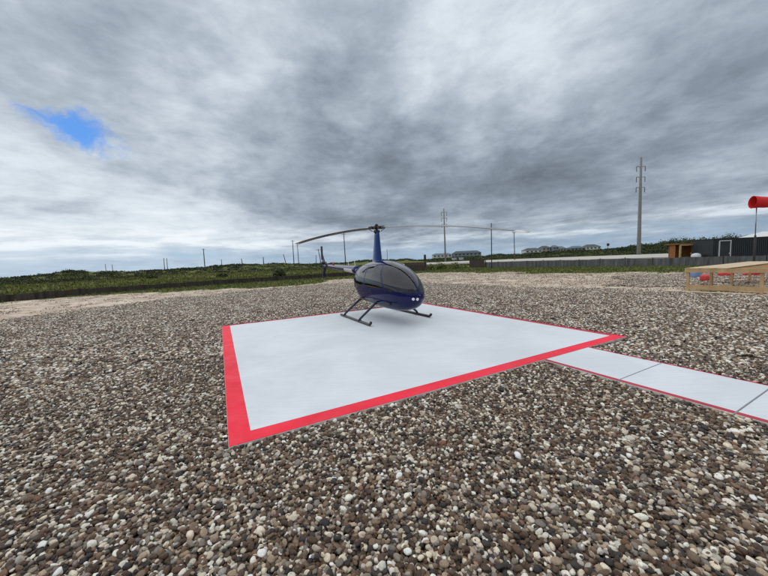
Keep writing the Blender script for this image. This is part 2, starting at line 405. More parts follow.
# road beyond the fence: pale concrete strip
rd = MB(); near_e = [(2, 104), (19, 97), (38, 84), (46, 62), (57, 56), (90, 46), (150, 30)]; far_e = [(20, 150), (40, 150), (62, 142), (84, 128), (100, 112), (130, 92), (190, 62)]
for i, ((a, b_), (c_, d_)) in enumerate(zip(near_e, far_e)): rd.v += [(a, b_, .25), (a, b_, .62), (c_, d_, .72), (c_, d_, .25)]
for i in range(len(near_e) - 1):
    k = i * 4; rd.f += [(k, k + 4, k + 5, k + 1), (k + 1, k + 5, k + 6, k + 2), (k + 2, k + 6, k + 7, k + 3)]
kind(rd.build('road', 'road_concrete'), 'structure')

# ------------------------------------------------------------------ landing pad and walkway
pd = empty('landing_pad', pad(PS / 2, PS / 2, GZ)); tag(pd, 'square white landing pad with red painted border under the helicopter', 'helipad')
def loc(u, v, z): p = pad(u, v, z); o = pad(PS / 2, PS / 2, GZ); return (p[0] - o[0], p[1] - o[1], p[2] - o[2])
def slab(name, matn, u0, u1, v0, v1, z0, z1, parent, L=loc, bevel=0.):
    m_ = MB(); m_.add([L(u, v, z) for z in (z0, z1) for (u, v) in ((u0, v0), (u1, v0), (u1, v1), (u0, v1))], [(3, 2, 1, 0), (4, 5, 6, 7), (0, 1, 5, 4), (1, 2, 6, 5), (2, 3, 7, 6), (3, 0, 4, 7)])
    return m_.build(name, matn, parent, bevel=bevel)
slab('concrete_slab', 'concrete', 0, PS, 0, PS, -.14, -.004, pd, bevel=.006)
BW = .235
slab('painted_field', 'white_paint', BW, PS - BW, BW, PS - BW, -.0038, .0005, pd)
brd = slab('painted_border', 'red_paint', .004, PS - .004, .004, BW, -.0038, 0, pd)
slab('painted_border', 'worn_red', .004, PS - .004, PS - BW, PS - .004, -.0038, 0, pd)
slab('painted_border', 'red_paint', .004, BW, BW, PS - BW, -.0038, 0, pd)
slab('painted_border', 'worn_red', PS - BW, PS - .004, BW, PS - BW, -.0038, 0, pd)
wk = empty('walkway', pad(5.83, -.01, GZ)); tag(wk, 'white concrete walkway with red edge lines leading off the landing pad', 'walkway')
def locw(u, v, z): p = pad(u, v, z); o = pad(5.83, -.01, GZ); return (p[0] - o[0], p[1] - o[1], p[2] - o[2])
U0, U1 = 5.11, 6.56
for i in range(6):
    v1 = -.012 - 1.19 * i; v0 = v1 - 1.19 + .014
    s = slab('slab', 'concrete', U0, U1, v0, v1, -.14, -.006, wk, locw, bevel=.004)
    slab('painted_top', 'white_paint', U0 + .085, U1 - .065, v0 + .003, v1 - .003, -.0058, -.002, s, locw)
    slab('edge_line', 'worn_red', U0 + .008, U0 + .085, v0 + .003, v1 - .003, -.0058, -.0023, s, locw)
    slab('edge_line', 'worn_red', U1 - .065, U1 - .006, v0 + .003, v1 - .003, -.0058, -.0023, s, locw)
    if i: slab('joint_filler', 'joint', U0 + .004, U1 - .004, v1 + .001, v1 + .013, -.1, -.008, wk, locw)

# ------------------------------------------------------------------ gravel
def ico(sub):
    ph = (1 + 5 ** .5) / 2
    V = [(-1, ph, 0), (1, ph, 0), (-1, -ph, 0), (1, -ph, 0), (0, -1, ph), (0, 1, ph), (0, -1, -ph), (0, 1, -ph), (ph, 0, -1), (ph, 0, 1), (-ph, 0, -1), (-ph, 0, 1)]
    F = [(0, 11, 5), (0, 5, 1), (0, 1, 7), (0, 7, 10), (0, 10, 11), (1, 5, 9), (5, 11, 4), (11, 10, 2), (10, 7, 6), (7, 1, 8), (3, 9, 4), (3, 4, 2), (3, 2, 6), (3, 6, 8), (3, 8, 9), (4, 9, 5), (2, 4, 11), (6, 2, 10), (8, 6, 7), (9, 8, 1)]
    V = [np.array(p) / np.linalg.norm(p) for p in V]
    for _ in range(sub):
        cache = {}; G = []
        def midp(a, b):
            k = (min(a, b), max(a, b))
            if k not in cache:
                p = V[a] + V[b]; V.append(p / np.linalg.norm(p)); cache[k] = len(V) - 1
            return cache[k]
        for a, b, c in F:
            x, y, z = midp(a, b), midp(b, c), midp(c, a); G += [(a, x, z), (b, y, x), (c, z, y), (x, y, z)]
        F = G
    return np.array(V), np.array(F)
PAL = np.array([(.046, .040, .037), (.098, .064, .044), (.185, .130, .092), (.22, .195, .170), (.37, .29, .21), (.20, .115, .075), (.64, .58, .47), (.80, .77, .70), (.42, .39, .36)])
PW = np.array([.13, .22, .18, .105, .085, .025, .105, .11, .05]); PW /= PW.sum()
def pebble_cols(k):
    c_ = PAL[rng.choice(len(PAL), k, p=PW)] * rng.uniform(.72, 1.25, (k, 1)) * rng.uniform(.985, 1.015, (k, 3)); return np.clip(c_ * np.array([1.035, .985, .935]), .01, .86)
def stone(V, seed):
    r_ = np.random.default_rng(seed); W_ = V.copy()
    for _ in range(7):                                     # shave facets, then round with low-frequency lumps
        d_ = r_.normal(size=3); d_ /= np.linalg.norm(d_); h_ = r_.uniform(.62, .92)
        over = W_ @ d_ - h_; W_ = W_ - np.where(over > 0, over, 0)[:, None] * d_ * .85
    for _ in range(3):
        d_ = r_.normal(size=3) * 1.6; W_ = W_ * (1 + .07 * np.sin(V @ d_ + r_.uniform(0, 6)))[:, None]
    return W_
inst_col = bpy.data.collections.new('pebble_shapes')
iv, if_ = ico(2)
for k in range(12):
    pm = np_mesh('pebble_shape', stone(iv, k) * np.array([1.0, 1.0, 1.0]), if_, 'pebble', smooth=True)
    inst_col.objects.link(bpy.data.objects.new('pebble_shape_%02d' % k, pm))
def gn_instances(o, coll):
    ng = bpy.data.node_groups.new('scatter', 'GeometryNodeTree')
    ng.interface.new_socket('Geometry', in_out='INPUT', socket_type='NodeSocketGeometry'); ng.interface.new_socket('Geometry', in_out='OUTPUT', socket_type='NodeSocketGeometry')
    gi = ng.nodes.new('NodeGroupInput'); go = ng.nodes.new('NodeGroupOutput')
    ci = ng.nodes.new('GeometryNodeCollectionInfo'); ci.inputs[0].default_value = coll; ci.inputs[1].default_value = True; ci.inputs[2].default_value = True
    ip = ng.nodes.new('GeometryNodeInstanceOnPoints'); ip.inputs['Pick Instance'].default_value = True
    def na(nm, ty):
        a_ = ng.nodes.new('GeometryNodeInputNamedAttribute'); a_.data_type = ty; a_.inputs[0].default_value = nm; return a_.outputs[0]
    er = ng.nodes.new('FunctionNodeEulerToRotation'); ng.links.new(na('rot', 'FLOAT_VECTOR'), er.inputs[0])
    ng.links.new(gi.outputs[0], ip.inputs['Points']); ng.links.new(ci.outputs[0], ip.inputs['Instance'])
    ng.links.new(na('idx', 'INT'), ip.inputs['Instance Index']); ng.links.new(er.outputs[0], ip.inputs['Rotation']); ng.links.new(na('scl', 'FLOAT_VECTOR'), ip.inputs['Scale'])
    ng.links.new(ip.outputs[0], go.inputs[0])
    md = o.modifiers.new('scatter', 'NODES'); md.node_group = ng
def point_obj(name, Pn, rot, scl, idx, colr=None):
    m_ = bpy.data.meshes.new(name); m_.vertices.add(len(Pn)); m_.vertices.foreach_set('co', Pn.astype(np.float32).ravel())
    for nm, arr in (('rot', rot), ('scl', scl)):
        a_ = m_.attributes.new(nm, 'FLOAT_VECTOR', 'POINT'); a_.data.foreach_set('vector', arr.astype(np.float32).ravel())
    a_ = m_.attributes.new('idx', 'INT', 'POINT'); a_.data.foreach_set('value', idx.astype(np.int32))
    if colr is not None:
        a_ = m_.attributes.new('col', 'FLOAT_COLOR', 'POINT'); c_ = np.ones((len(Pn), 4), np.float32); c_[:, :3] = colr; a_.data.foreach_set('color', c_.ravel())
    return obj(name, m_)
def inside_pad(x, y, g_=.0):
    dx = x - PB[0]; dy = y - PB[1]; u = dx * E1[0] + dy * E1[1]; v = dx * E2[0] + dy * E2[1]
    a_ = (u > g_) & (u < PS - g_) & (v > g_) & (v < PS - g_)
    b_ = (u > U0 + g_) & (u < U1 - g_) & (v < .1) & (v > -7.1)
    return a_ | b_
NR = 7.6
def layer(pitch, lo, hi, zc, keep=1.0, power=1.0):
    ax = np.arange(-9.5, 9.5, pitch); ay = np.arange(.7, NR + .3, pitch)
    x, y = np.meshgrid(ax, ay); x = x.ravel(); y = y.ravel()
    x = x + rng.uniform(-.5, .5, x.shape) * pitch; y = y + rng.uniform(-.5, .5, y.shape) * pitch
    k = (np.abs(x) < 1.32 * y + 2.2) & (np.hypot(x, y) < NR) & ~inside_pad(x, y, .012) & (rng.random(x.shape) < keep)
    x, y = x[k], y[k]; m_ = len(x)
    s_ = lo + (hi - lo) * rng.random(m_) ** power
    el_ = rng.uniform(.78, 1.0, m_); asp = rng.uniform(.72, 1.0, m_)
    scl = np.stack([s_ / np.sqrt(asp), s_ * asp, s_ * rng.uniform(.5, .85, m_)], 1) / 2
    und = (vnoise(x, y, .9, 3) - .5) * .022
    z = zc + und + rng.uniform(-.006, .006, m_)
    edge = inside_pad(x, y, -.05)
    z = np.where(edge, np.minimum(z, -.003 - scl[:, 2]), z)
    rot = np.stack([rng.normal(0, .32, m_), rng.normal(0, .32, m_), rng.uniform(0, 6.283, m_)], 1)
    return np.stack([x, y, z], 1), rot, scl
L_ = [layer(.030, .036, .052, -.050), layer(.046, .028, .058, -.033, .85, 1.2), layer(.11, .045, .078, -.028, .42, 1.8), layer(.05, .018, .030, -.021, .5)]
Pn, rot, scl = (np.concatenate([l[i] for l in L_]) for i in range(3))
def spill(n_, f):
    q_ = np.array([f(rng.random(), abs(rng.normal(0, .035))) for _ in range(n_)]); s_ = rng.uniform(.024, .05, n_); sc = np.stack([s_, s_ * .8, s_ * .6], 1) / 2
    xy = PB + q_[:, :1] * E1 + q_[:, 1:2] * E2
    return np.column_stack([xy, sc[:, 2] * .75]), np.stack([rng.normal(0, .3, n_), rng.normal(0, .3, n_), rng.uniform(0, 6.28, n_)], 1), sc
for n_, f in ((560, lambda a, b: (a * PS, PS - .01 - b * 1.6)), (420, lambda a, b: (PS - .01 - b, a * PS)),               (130, lambda a, b: (U1 - .005 - b * .5, -.02 - a * 6))):
    sp3 = spill(n_, f); Pn = np.concatenate([Pn, sp3[0]]); rot = np.concatenate([rot, sp3[1]]); scl = np.concatenate([scl, sp3[2]])
pc = pebble_cols(len(Pn))
gv = point_obj('gravel', Pn, rot, scl, rng.integers(0, 12, len(Pn)), pc); gn_instances(gv, inst_col)
kind(gv, 'stuff', 'brown, grey and white river pebbles covering the ground around the pad')
# further out: small patches of low-detail pebbles
TS = .7
tile_col = bpy.data.collections.new('pebble_patches')
jv, jf = ico(0); jv1, jf1 = ico(1)
for k in range(12):
    cnt = 560 if k < 8 else 26
    bx_ = rng.uniform(-TS / 2, TS / 2, (cnt, 2)); s_ = (.026 + .05 * rng.random(cnt) ** 1.7) * (1.1 if k < 8 else .95)
    Vs, Fs, Cs = [], [], []; cc = pebble_cols(cnt)
    for i in range(cnt):
        sh = stone(jv, 100 + i % 17) if i % 3 else stone(jv, 300 + i % 11)
        a_ = rng.uniform(0, 6.28); ca, sa = math.cos(a_), math.sin(a_)
        p = sh * np.array([s_[i] * .58, s_[i] * .46, s_[i] * .34]); p = np.stack([p[:, 0] * ca - p[:, 1] * sa, p[:, 0] * sa + p[:, 1] * ca, p[:, 2]], 1)
        p += np.array([bx_[i, 0], bx_[i, 1], rng.uniform(-.012, .012) + (-.048 if k < 8 else -.040)]); p[:, 2] = np.minimum(p[:, 2], -.013)
        Fs.append(jf + len(Vs) * 12); Vs.append(p); Cs.append(np.repeat(cc[i:i + 1], 12, 0))
    tm = np_mesh('pebble_patch', np.concatenate(Vs), np.concatenate(Fs), 'pebble_far', np.concatenate(Cs), smooth=True)
    tile_col.objects.link(bpy.data.objects.new('pebble_patch_%02d' % k, tm))
ax = np.arange(-46, 50, TS * .93); ay = np.arange(-1.5, 46, TS * .93)
x, y = (q_.ravel() for q_ in np.meshgrid(ax, ay)); x = x + rng.uniform(-.08, .08, x.shape); y = y + rng.uniform(-.08, .08, y.shape)
k = (np.abs(x) < 1.36 * y + 4) & (np.hypot(x, y) > NR - .25) & ~inside_pad(x, y, .62)
x, y = x[k], y[k]; gw = gravel_w(x, y); sel = rng.random(len(x))
dense = gw > .25 + .5 * sel; sparse = ~dense & (gw > .02 + .10 * sel) ; sparse |= ~dense & (grass_w(x, y) < .4) & (sel < np.where(x < -6, .35, .7))
use = dense | sparse
x, y, dense = x[use], y[use], dense[use]; m_ = len(x)
zz_ = np.where(np.hypot(x, y) > 14, .035 * sstep(8, 24, np.hypot(x, y)), 0)
pv = point_obj('gravel', np.stack([x, y, zz_ * (~inside_pad(x, y, -.6))], 1), np.stack([np.zeros(m_), np.zeros(m_), rng.uniform(0, 6.283, m_)], 1), np.ones((m_, 3)), np.where(dense, rng.integers(0, 8, m_), rng.integers(8, 12, m_)))
gn_instances(pv, tile_col); kind(pv, 'stuff', 'far spread of brown and white pebbles thinning out into bare sand')

# ------------------------------------------------------------------ helicopter
HX, HY, HEAD = -.17, 10.9, R(-62.0)
heli = empty('helicopter', (HX, HY, 0), HEAD); tag(heli, 'dark blue helicopter with two-blade rotor parked on the white pad', 'helicopter')
def pchip(xk, yk, x):
    xk = np.array(xk, float); yk = np.array(yk, float); h = np.diff(xk); dl = np.diff(yk) / h; m = np.zeros(len(xk))
    for i in range(1, len(xk) - 1):
        if dl[i - 1] * dl[i] > 0: w1 = 2 * h[i] + h[i - 1]; w2 = h[i] + 2 * h[i - 1]; m[i] = (w1 + w2) / (w1 / dl[i - 1] + w2 / dl[i])
    m[0] = dl[0]; m[-1] = dl[-1]
    i = np.clip(np.searchsorted(xk, x) - 1, 0, len(h) - 1); t_ = (x - xk[i]) / h[i]
    return yk[i] * (1 + 2 * t_) * (1 - t_) ** 2 + m[i] * h[i] * t_ * (1 - t_) ** 2 + yk[i + 1] * t_ * t_ * (3 - 2 * t_) + m[i + 1] * h[i] * t_ * t_ * (t_ - 1)
#         x      zb    zt    w     zm
SEC = [(-1.78, 1.44, 1.72, .15, 1.58), (-1.60, 1.28, 1.72, .20, 1.50), (-1.40, 1.02, 1.73, .30, 1.36), (-1.15, .76, 1.755, .43, 1.22), (-.90, .58, 1.80, .53, 1.15), (-.60, .47, 1.86, .61, 1.12),
       (-.25, .41, 1.90, .65, 1.10), (.15, .38, 1.92, .665, 1.09), (.60, .365, 1.92, .665, 1.07), (1.0, .36, 1.875, .65, 1.05), (1.35, .365, 1.79, .62, 1.02), (1.65, .385, 1.68, .57, .99),
       (1.90, .42, 1.545, .505, .96), (2.10, .475, 1.40, .42, .93), (2.25, .55, 1.255, .325, .90), (2.36, .65, 1.11, .215, .88), (2.42, .755, .99, .10, .87), (2.435, .85, .885, .02, .868)]
SX = [s[0] for s in SEC]
_u = np.linspace(0, 1, 260); xx = SX[0] + (SX[-1] - SX[0]) * (1 - (1 - _u) ** 1.35)
zb, zt, hw, zm = (pchip(SX, [s[i] for s in SEC], xx) for i in (1, 2, 3, 4))
NV = 176; th = np.linspace(0, 2 * math.pi, NV, endpoint=False)
ex = 2 / 2.2
cy = np.sign(np.cos(th)) * np.abs(np.cos(th)) ** ex; sz = np.sign(np.sin(th)) * np.abs(np.sin(th)) ** ex
VX = np.repeat(xx[:, None], NV, 1); VY = hw[:, None] * cy[None]; VZ = np.where(sz[None] > 0, zm[:, None] + (zt - zm)[:, None] * sz[None], zm[:, None] + (zm - zb)[:, None] * sz[None])
BV = np.stack([VX, VY, VZ], -1).reshape(-1, 3)
nX = len(xx); I, J = np.meshgrid(np.arange(nX - 1), np.arange(NV), indexing='ij'); I = I.ravel(); J = J.ravel(); J2 = (J + 1) % NV
BF = np.stack([I * NV + J, I * NV + J2, (I + 1) * NV + J2, (I + 1) * NV + J], 1)
_n = np.cross(BV[BF[:, 1]] - BV[BF[:, 0]], BV[BF[:, 3]] - BV[BF[:, 0]]); _c = BV[BF].mean(1) - np.array([.3, 0, 1.1])
if (np.sum(_n * _c, 1) > 0).mean() < .5: BF = BF[:, ::-1]
FC = BV[BF].mean(1); fx, fy, fz = FC.T
def rrect(a, b, a0, a1, b0, b1, r_):
    ca, cb_ = (a0 + a1) / 2, (b0 + b1) / 2; qa = np.abs(a - ca) - (a1 - a0) / 2 + r_; qb = np.abs(b - cb_) - (b1 - b0) / 2 + r_
    return np.hypot(np.maximum(qa, 0), np.maximum(qb, 0)) + np.minimum(np.maximum(qa, qb), 0) - r_       # signed distance
xA = 1.52 - (fz - 1.0) * .62                                    # slanted front door post
sd_ws = np.maximum(np.maximum(xA + .055 - fx, .985 + .06 * (2.3 - fx) - fz), .022 - np.abs(fy))
sd_fw = np.maximum(rrect(fx, fz, .26, 1.60, 1.07, 1.745, .12), fx - (xA - .045))
sd_rw = rrect(fx + (fz - 1.1) * -.05, fz, -.62, .13, 1.12, 1.74, .16)
sd_fd = np.maximum(rrect(fx, fz, .20, 1.60, .56, 1.80, .10), fx - (xA - .0))
sd_rd = rrect(fx, fz, -.70, .185, .60, 1.79, .14)
side = np.abs(fy) > .25
cat = np.zeros(len(BF), int)                                      # 0 fuselage, 1 seam
for s_ in (sd_fd, sd_rd): cat[(np.abs(s_) < .0075) & side] = 1
def region(m): return BF[m]
fd = (sd_fd <= 0) & side & (cat == 0); rdm = (sd_rd <= 0) & side & (cat == 0)
ws = sd_ws <= 0; fwm = (sd_fw <= 0) & side; rwm = (sd_rw <= 0) & side
ws &= ~fd; hull = ~(ws | fwm | rwm | ((fd | rdm)))
def sub_mesh(name, faces, material, smooth=True):
    u, inv = np.unique(faces, return_inverse=True); return np_mesh(name, BV[u], inv.reshape(faces.shape), material, smooth=smooth)
hull_o = obj('fuselage', sub_mesh('fuselage', region(hull & (cat == 0)), 'blue_paint'), heli)
obj('door_seal', sub_mesh('door_seal', region(cat == 1), 'seam'), hull_o)
cap = MB(); cap.add([BV[j] for j in range(NV)], [tuple(range(NV))]).build('rear_bulkhead', 'seam', hull_o)
for s_ in (-1, 1):
    sm = fy * s_ > 0
    o = obj('windshield', sub_mesh('windshield', region(ws & sm), 'canopy_glass'), heli)
    d_ = obj('front_door', sub_mesh('front_door', region(fd & sm & ~fwm), 'blue_paint'), heli)
    obj('window', sub_mesh('window', region(fwm & sm & fd), 'canopy_glass'), d_)
    MB().bar((.30, s_ * .655, 1.0), (.42, s_ * .655, 1.0), .03, .02).build('handle', 'black_metal', d_)
    d2 = obj('rear_door', sub_mesh('rear_door', region(rdm & sm & ~rwm), 'blue_paint'), heli)
    obj('window', sub_mesh('window', region(rwm & sm & rdm), 'canopy_glass'), d2)
    MB().bar((-.55, s_ * .63, 1.0), (-.43, s_ * .64, 1.0), .03, .02).build('handle', 'black_metal', d2)
# windscreen surround: dark sealing strip along the lower edge
# cabin interior
cab = MB().box((.55, 0, .62), (2.2, 1.05, .06)).build('cabin_floor', 'seat_leather', heli)
MB().box((-.62, 0, 1.10), (.06, .86, .95)).build('firewall', 'seat_leather', heli)
MB().box((1.55, 0, .86), (.30, .28, .50)).box((1.62, 0, 1.14), (.16, .46, .16)).build('console', 'black_metal', heli, bevel=.02)
for sx_ in (.62, -.28):
    for s_ in (-.29, .29):
        m_ = MB().box((sx_ + .16, s_, .86), (.46, .46, .14)).box((sx_ - .10, s_, 1.22), (.11, .44, .66), Matrix.Rotation(R(-9), 3, 'Y')).box((sx_ - .17, s_, 1.62), (.08, .24, .16))
        m_.box((sx_ + .14, s_, .72), (.36, .40, .14)).build('seat', 'seat_leather', heli, bevel=.03)
# engine cowling vents on both flanks
for s_ in (-1, 1):
    for i in range(4):
        x0 = -.86 - .055 * i
        w_ = float(pchip(SX, [q_[3] for q_ in SEC], np.array([x0]))[0])
        MB().bar((x0, s_ * (w_ * .985), 1.02), (x0 - .02, s_ * (w_ * .985), 1.32), .03, .02, (1, 0, 0)).build('vent_slat', 'seam', hull_o)
# landing lights in the nose
for s_ in (-1, 1):
    cz, cyy = .80, -.10 + s_ * .062; fr_ = BV[BV[:, 0] > 1.6]; lc = Vector(fr_[np.argmin((fr_[:, 1] - cyy) ** 2 + (fr_[:, 2] - cz) ** 2)]); dn = Vector((.93, s_ * .10, -.30)).normalized()
    MB().tube([lc - dn * .05, lc + dn * .012, lc + dn * .016], [.040, .040, .034], 18).build('landing_light', 'lamp_lens', heli, True)
# pitot and nose vents
MB().tube([(2.40, 0, .90), (2.50, 0, .90)], .010, 8).build('pitot_tube', 'steel', heli)
# mast fairing: tapered aerofoil
mf = MB(); rows = []
for i in range(13):
    t_ = i / 12; z = 1.80 + t_ * 1.10; ch = .62 * (1 - t_) + .27 * t_; tk = .155 * (1 - t_) + .088 * t_; xc = -.06 * (1 - t_) + .0 * t_
    flare = 1 + .35 * max(0, 1 - t_ / .12) ** 2; ch *= flare; tk *= flare; row = []
    for j in range(28):
        a_ = 2 * math.pi * j / 28; cx = math.cos(a_); sy_ = math.sin(a_)
        row.append((xc + ch * .5 * cx - .05 * ch, tk * sy_ * (1 - .35 * (1 - cx) / 2 * 1.2), z))
    rows.append(row)
for r_ in rows: mf.v += r_
for i in range(12):
    for j in range(28):
        a_, b_ = i * 28 + j, i * 28 + (j + 1) % 28; mf.f.append((a_, b_, b_ + 28, a_ + 28))
mf.f.append(tuple(12 * 28 + j for j in range(28)))
mf.build('mast_fairing', 'fairing_blue', heli, True)
# rotor head
hubo = MB().tube([(0, 0, 2.86), (0, 0, 3.05)], .042, 14).tube([(0, 0, 3.12), (0, 0, 3.17), (0, 0, 3.19)], [.06, .055, .02], 14).build('rotor_mast', 'hub_metal', heli, True)
MB().tube([(0, 0, 2.90), (0, 0, 2.945)], [.115, .115], 22).tube([(0, 0, 2.95), (0, 0, 2.975)], [.095, .095], 22).build('swashplate', 'hub_metal', heli)
AZR, AZL = R(-44.0) - HEAD, R(137.0) - HEAD
hd = Vector((math.cos(AZR), math.sin(AZR), 0)); hs = Vector((-hd.y, hd.x, 0)); Z3 = Vector((0, 0, 1))
hb = MB().bar(hd * -.36 + Z3 * 3.085, hd * .36 + Z3 * 3.045, .11, .085).tube([hs * -.12 + Z3 * 3.065, hs * .12 + Z3 * 3.065], .05, 12)
hb.tube([hd * .17 + hs * -.1 + Z3 * 3.055, hd * .17 + hs * .1 + Z3 * 3.055], .055, 12).tube([hd * -.17 + hs * -.1 + Z3 * 3.075, hd * -.17 + hs * .1 + Z3 * 3.075], .055, 12)
hb.build('rotor_hub', 'hub_metal', heli, bevel=.008)
for s_ in (-1, 1):
    MB().tube([hd * (.10 * s_) + hs * (.10 * s_) + Z3 * 2.93, hd * (.24 * s_) + hs * (.17 * s_) + Z3 * 3.04], .012, 8).tube([hd * (.24 * s_) + hs * (.17 * s_) + Z3 * 3.04, hd * (.34 * s_) + Z3 * 3.05], .014, 8).build('pitch_link', 'hub_metal', heli)
def blade(az, teeter, Rt, k_droop):
    d = Vector((math.cos(az), math.sin(az), 0)); le = Vector((-d.y, d.x, 0))          # turns counter-clockwise: leading edge to the left
    prof = [(.5, 0), (.42, .45), (.25, .95), (.05, 1.0), (-.2, .72), (-.5, .06), (-.5, -.06), (-.2, -.42), (.05, -.62), (.25, -.62), (.42, -.36)]
    b_ = MB(); m_ = len(prof); st = np.concatenate([np.linspace(.30, .75, 6), np.linspace(.9, Rt, 30)])
    for r_ in st:
        z = 3.065 + teeter * r_ / Rt - k_droop * ((r_ / Rt) ** 2.0)
        ch = .13 + (.255 - .13) * min(1, max(0, (r_ - .38) / .34)); tk = .034 if r_ > .6 else .045
        pit = R(11.5 - 5.5 * r_ / Rt); cl = le * math.cos(pit) + Z3 * math.sin(pit); nu = Z3 * math.cos(pit) - le * math.sin(pit)
        for c_, t_ in prof: b_.v.append(tuple(d * r_ + Z3 * z + cl * (c_ * ch - .04) + nu * (t_ * tk * .5)))
    ns = len(st)
    for i in range(ns - 1):
        for j in range(m_):
            a_, e_ = i * m_ + j, i * m_ + (j + 1) % m_; b_.f.append((a_, e_, e_ + m_, a_ + m_))
    b_.f.append(tuple(range(m_))[::-1]); b_.f.append(tuple((ns - 1) * m_ + j for j in range(m_)))
    o = b_.build('rotor_blade', ['blade_paint', 'blade_tip'], heli, True)
    o.data.polygons.foreach_set('material_index', [1 if (p.index // m_) >= ns - 3 else 0 for p in o.data.polygons])
    return o
blade(AZR, -.20, 5.03, .43); blade(AZL, .20, 5.10, .40)
# tail cone
TZ0, TZ1 = 1.595, 1.80; TX0, TX1 = -1.66, -6.02
tb = MB(); pts = []; rad = []
for i in range(16):
    t_ = i / 15; pts.append((TX0 + (TX1 - TX0) * t_, 0, TZ0 + (TZ1 - TZ0) * t_)); rad.append(.165 * (1 - t_) + .075 * t_)
boom = tb.tube(pts, rad, 24).build('tail_boom', 'blue_paint', heli, True)
def boom_at(x):
    t_ = (x - TX0) / (TX1 - TX0); return TZ0 + (TZ1 - TZ0) * t_, .165 * (1 - t_) + .075 * t_
dv = MB(); K = 12; xs_ = np.linspace(-2.05, -3.0, 9)
for x_ in xs_:
    z_, r_ = boom_at(x_)
    for j in range(K + 1):
        a_ = R(168 + j * 8.4); dv.v.append((x_, math.cos(a_) * (r_ + .003), z_ + math.sin(a_) * (r_ + .003)))
for i in range(8):
    for j in range(K): a_ = i * (K + 1) + j; dv.f.append((a_, a_ + 1, a_ + K + 2, a_ + K + 1))
dv.build('white_panel', 'decal_white', boom, True)
for x_ in (-2.05, -2.75):
    z_, r_ = boom_at(x_); MB().tube([(x_, 0, z_ + r_ * .9), (x_ - .05, 0, z_ + r_ + .24)], [.016, .009], 8).build('antenna', 'antenna_white', boom)
z_, r_ = boom_at(-4.7); MB().tube([(-4.7, 0, z_ + r_ * .9), (-4.7, 0, z_ + r_ + .05), (-4.7, 0, z_ + r_ + .10)], [.05, .045, .015], 10).build('beacon', 'sock_red', boom, True)
def plate(pts2, y0, th_, name, matn, parent):
    m_ = MB(); k_ = len(pts2)
    m_.v = [(x, y0 - th_ / 2, z) for x, z in pts2] + [(x, y0 + th_ / 2, z) for x, z in pts2]
    m_.f = [tuple(range(k_))[::-1], tuple(range(k_, 2 * k_))] + [(i, (i + 1) % k_, (i + 1) % k_ + k_, i + k_) for i in range(k_)]
    return m_.build(name, matn, parent, bevel=.006)
plate([(-5.78, 1.86), (-6.08, 1.86), (-6.42, 2.40), (-6.24, 2.42)], -.03, .035, 'upper_fin', 'blue_paint', heli)
plate([(-5.74, 1.76), (-6.08, 1.74), (-6.34, 1.26), (-6.16, 1.24)], -.03, .035, 'lower_fin', 'blue_paint', heli)
MB().bar((-5.55, -.5, 1.79), (-5.55, .05, 1.79), .24, .028, (0, 0, 1)).build('horizontal_stabilizer', 'blue_paint', heli, bevel=.008)
MB().tube([(-5.98, 0, 1.72), (-6.30, 0, 1.38), (-6.34, 0, 1.14), (-6.2, 0, 1.08)], .014, 8).build('tail_guard', 'black_metal', heli)
tro = MB().tube([(-5.93, .02, 1.96), (-5.93, -.14, 1.96)], .05, 14).tube([(-5.93, -.10, 1.96), (-5.93, -.20, 1.96)], [.07, .055], 14).tube([(-5.80, 0, 1.80), (-5.93, 0, 1.97)], .07, 12).build('tail_rotor', 'hub_metal', heli, True)
for s_ in (-1, 1):
    m_ = MB(); d = Vector((.02 * s_, 0, s_)).normalized(); q_ = Vector((d.z, 0, -d.x)); o0 = Vector((-5.93, -.16, 1.96))
    for r_ in (.05, .14, .20, .84):
        chd = .05 if r_ < .18 else .19
        tw = R(16); cdir = q_ * math.cos(tw) + Vector((0, 1, 0)) * math.sin(tw); nd = Vector((0, 1, 0)) * math.cos(tw) - q_ * math.sin(tw)
        for a_, b_ in ((.5, 0), (.1, .5), (-.5, 0), (.1, -.5)): m_.v.append(tuple(o0 + d * r_ + cdir * (a_ * chd) + nd * (b_ * .022)))
    for i in range(3):
        for j in range(4): a_, b_ = i * 4 + j, i * 4 + (j + 1) % 4; m_.f.append((a_, b_, b_ + 4, a_ + 4))
    m_.f += [(3, 2, 1, 0), (12, 13, 14, 15)]; m_.build('blade', 'black_metal', tro)
# skids
for s_ in (-1, 1):
    y_ = 1.09 * s_; pts = [(-.99, y_, .042), (-.95, y_, .042), (1.36, y_, .042)] + [(1.36 + .17 * math.sin(a_), y_, .042 + .17 * (1 - math.cos(a_))) for a_ in np.linspace(.2, 1.05, 6)]
    sk = MB().tube(pts, .04, 14).build('skid', 'black_metal', heli, True)
    for x_ in (-.62, .68):
        MB().tube([(x_, y_, .06), (x_ + .01, y_ * .985, .12), (x_ + .03, s_ * .55, .535), (x_ + .03, s_ * .40, .60)], [.05, .038, .04, .045], 12, flat=.7).build('strut', 'strut_paint', sk, True)
        MB().tube([(x_, y_, .075), (x_, y_, .055)], [.06, .06], 12).build('saddle', 'black_metal', sk)
MB().tube([(-1.05, .18, .72), (-1.22, .18, .58), (-1.3, .18, .52)], .04, 12).build('exhaust_pipe', 'steel', heli, True)

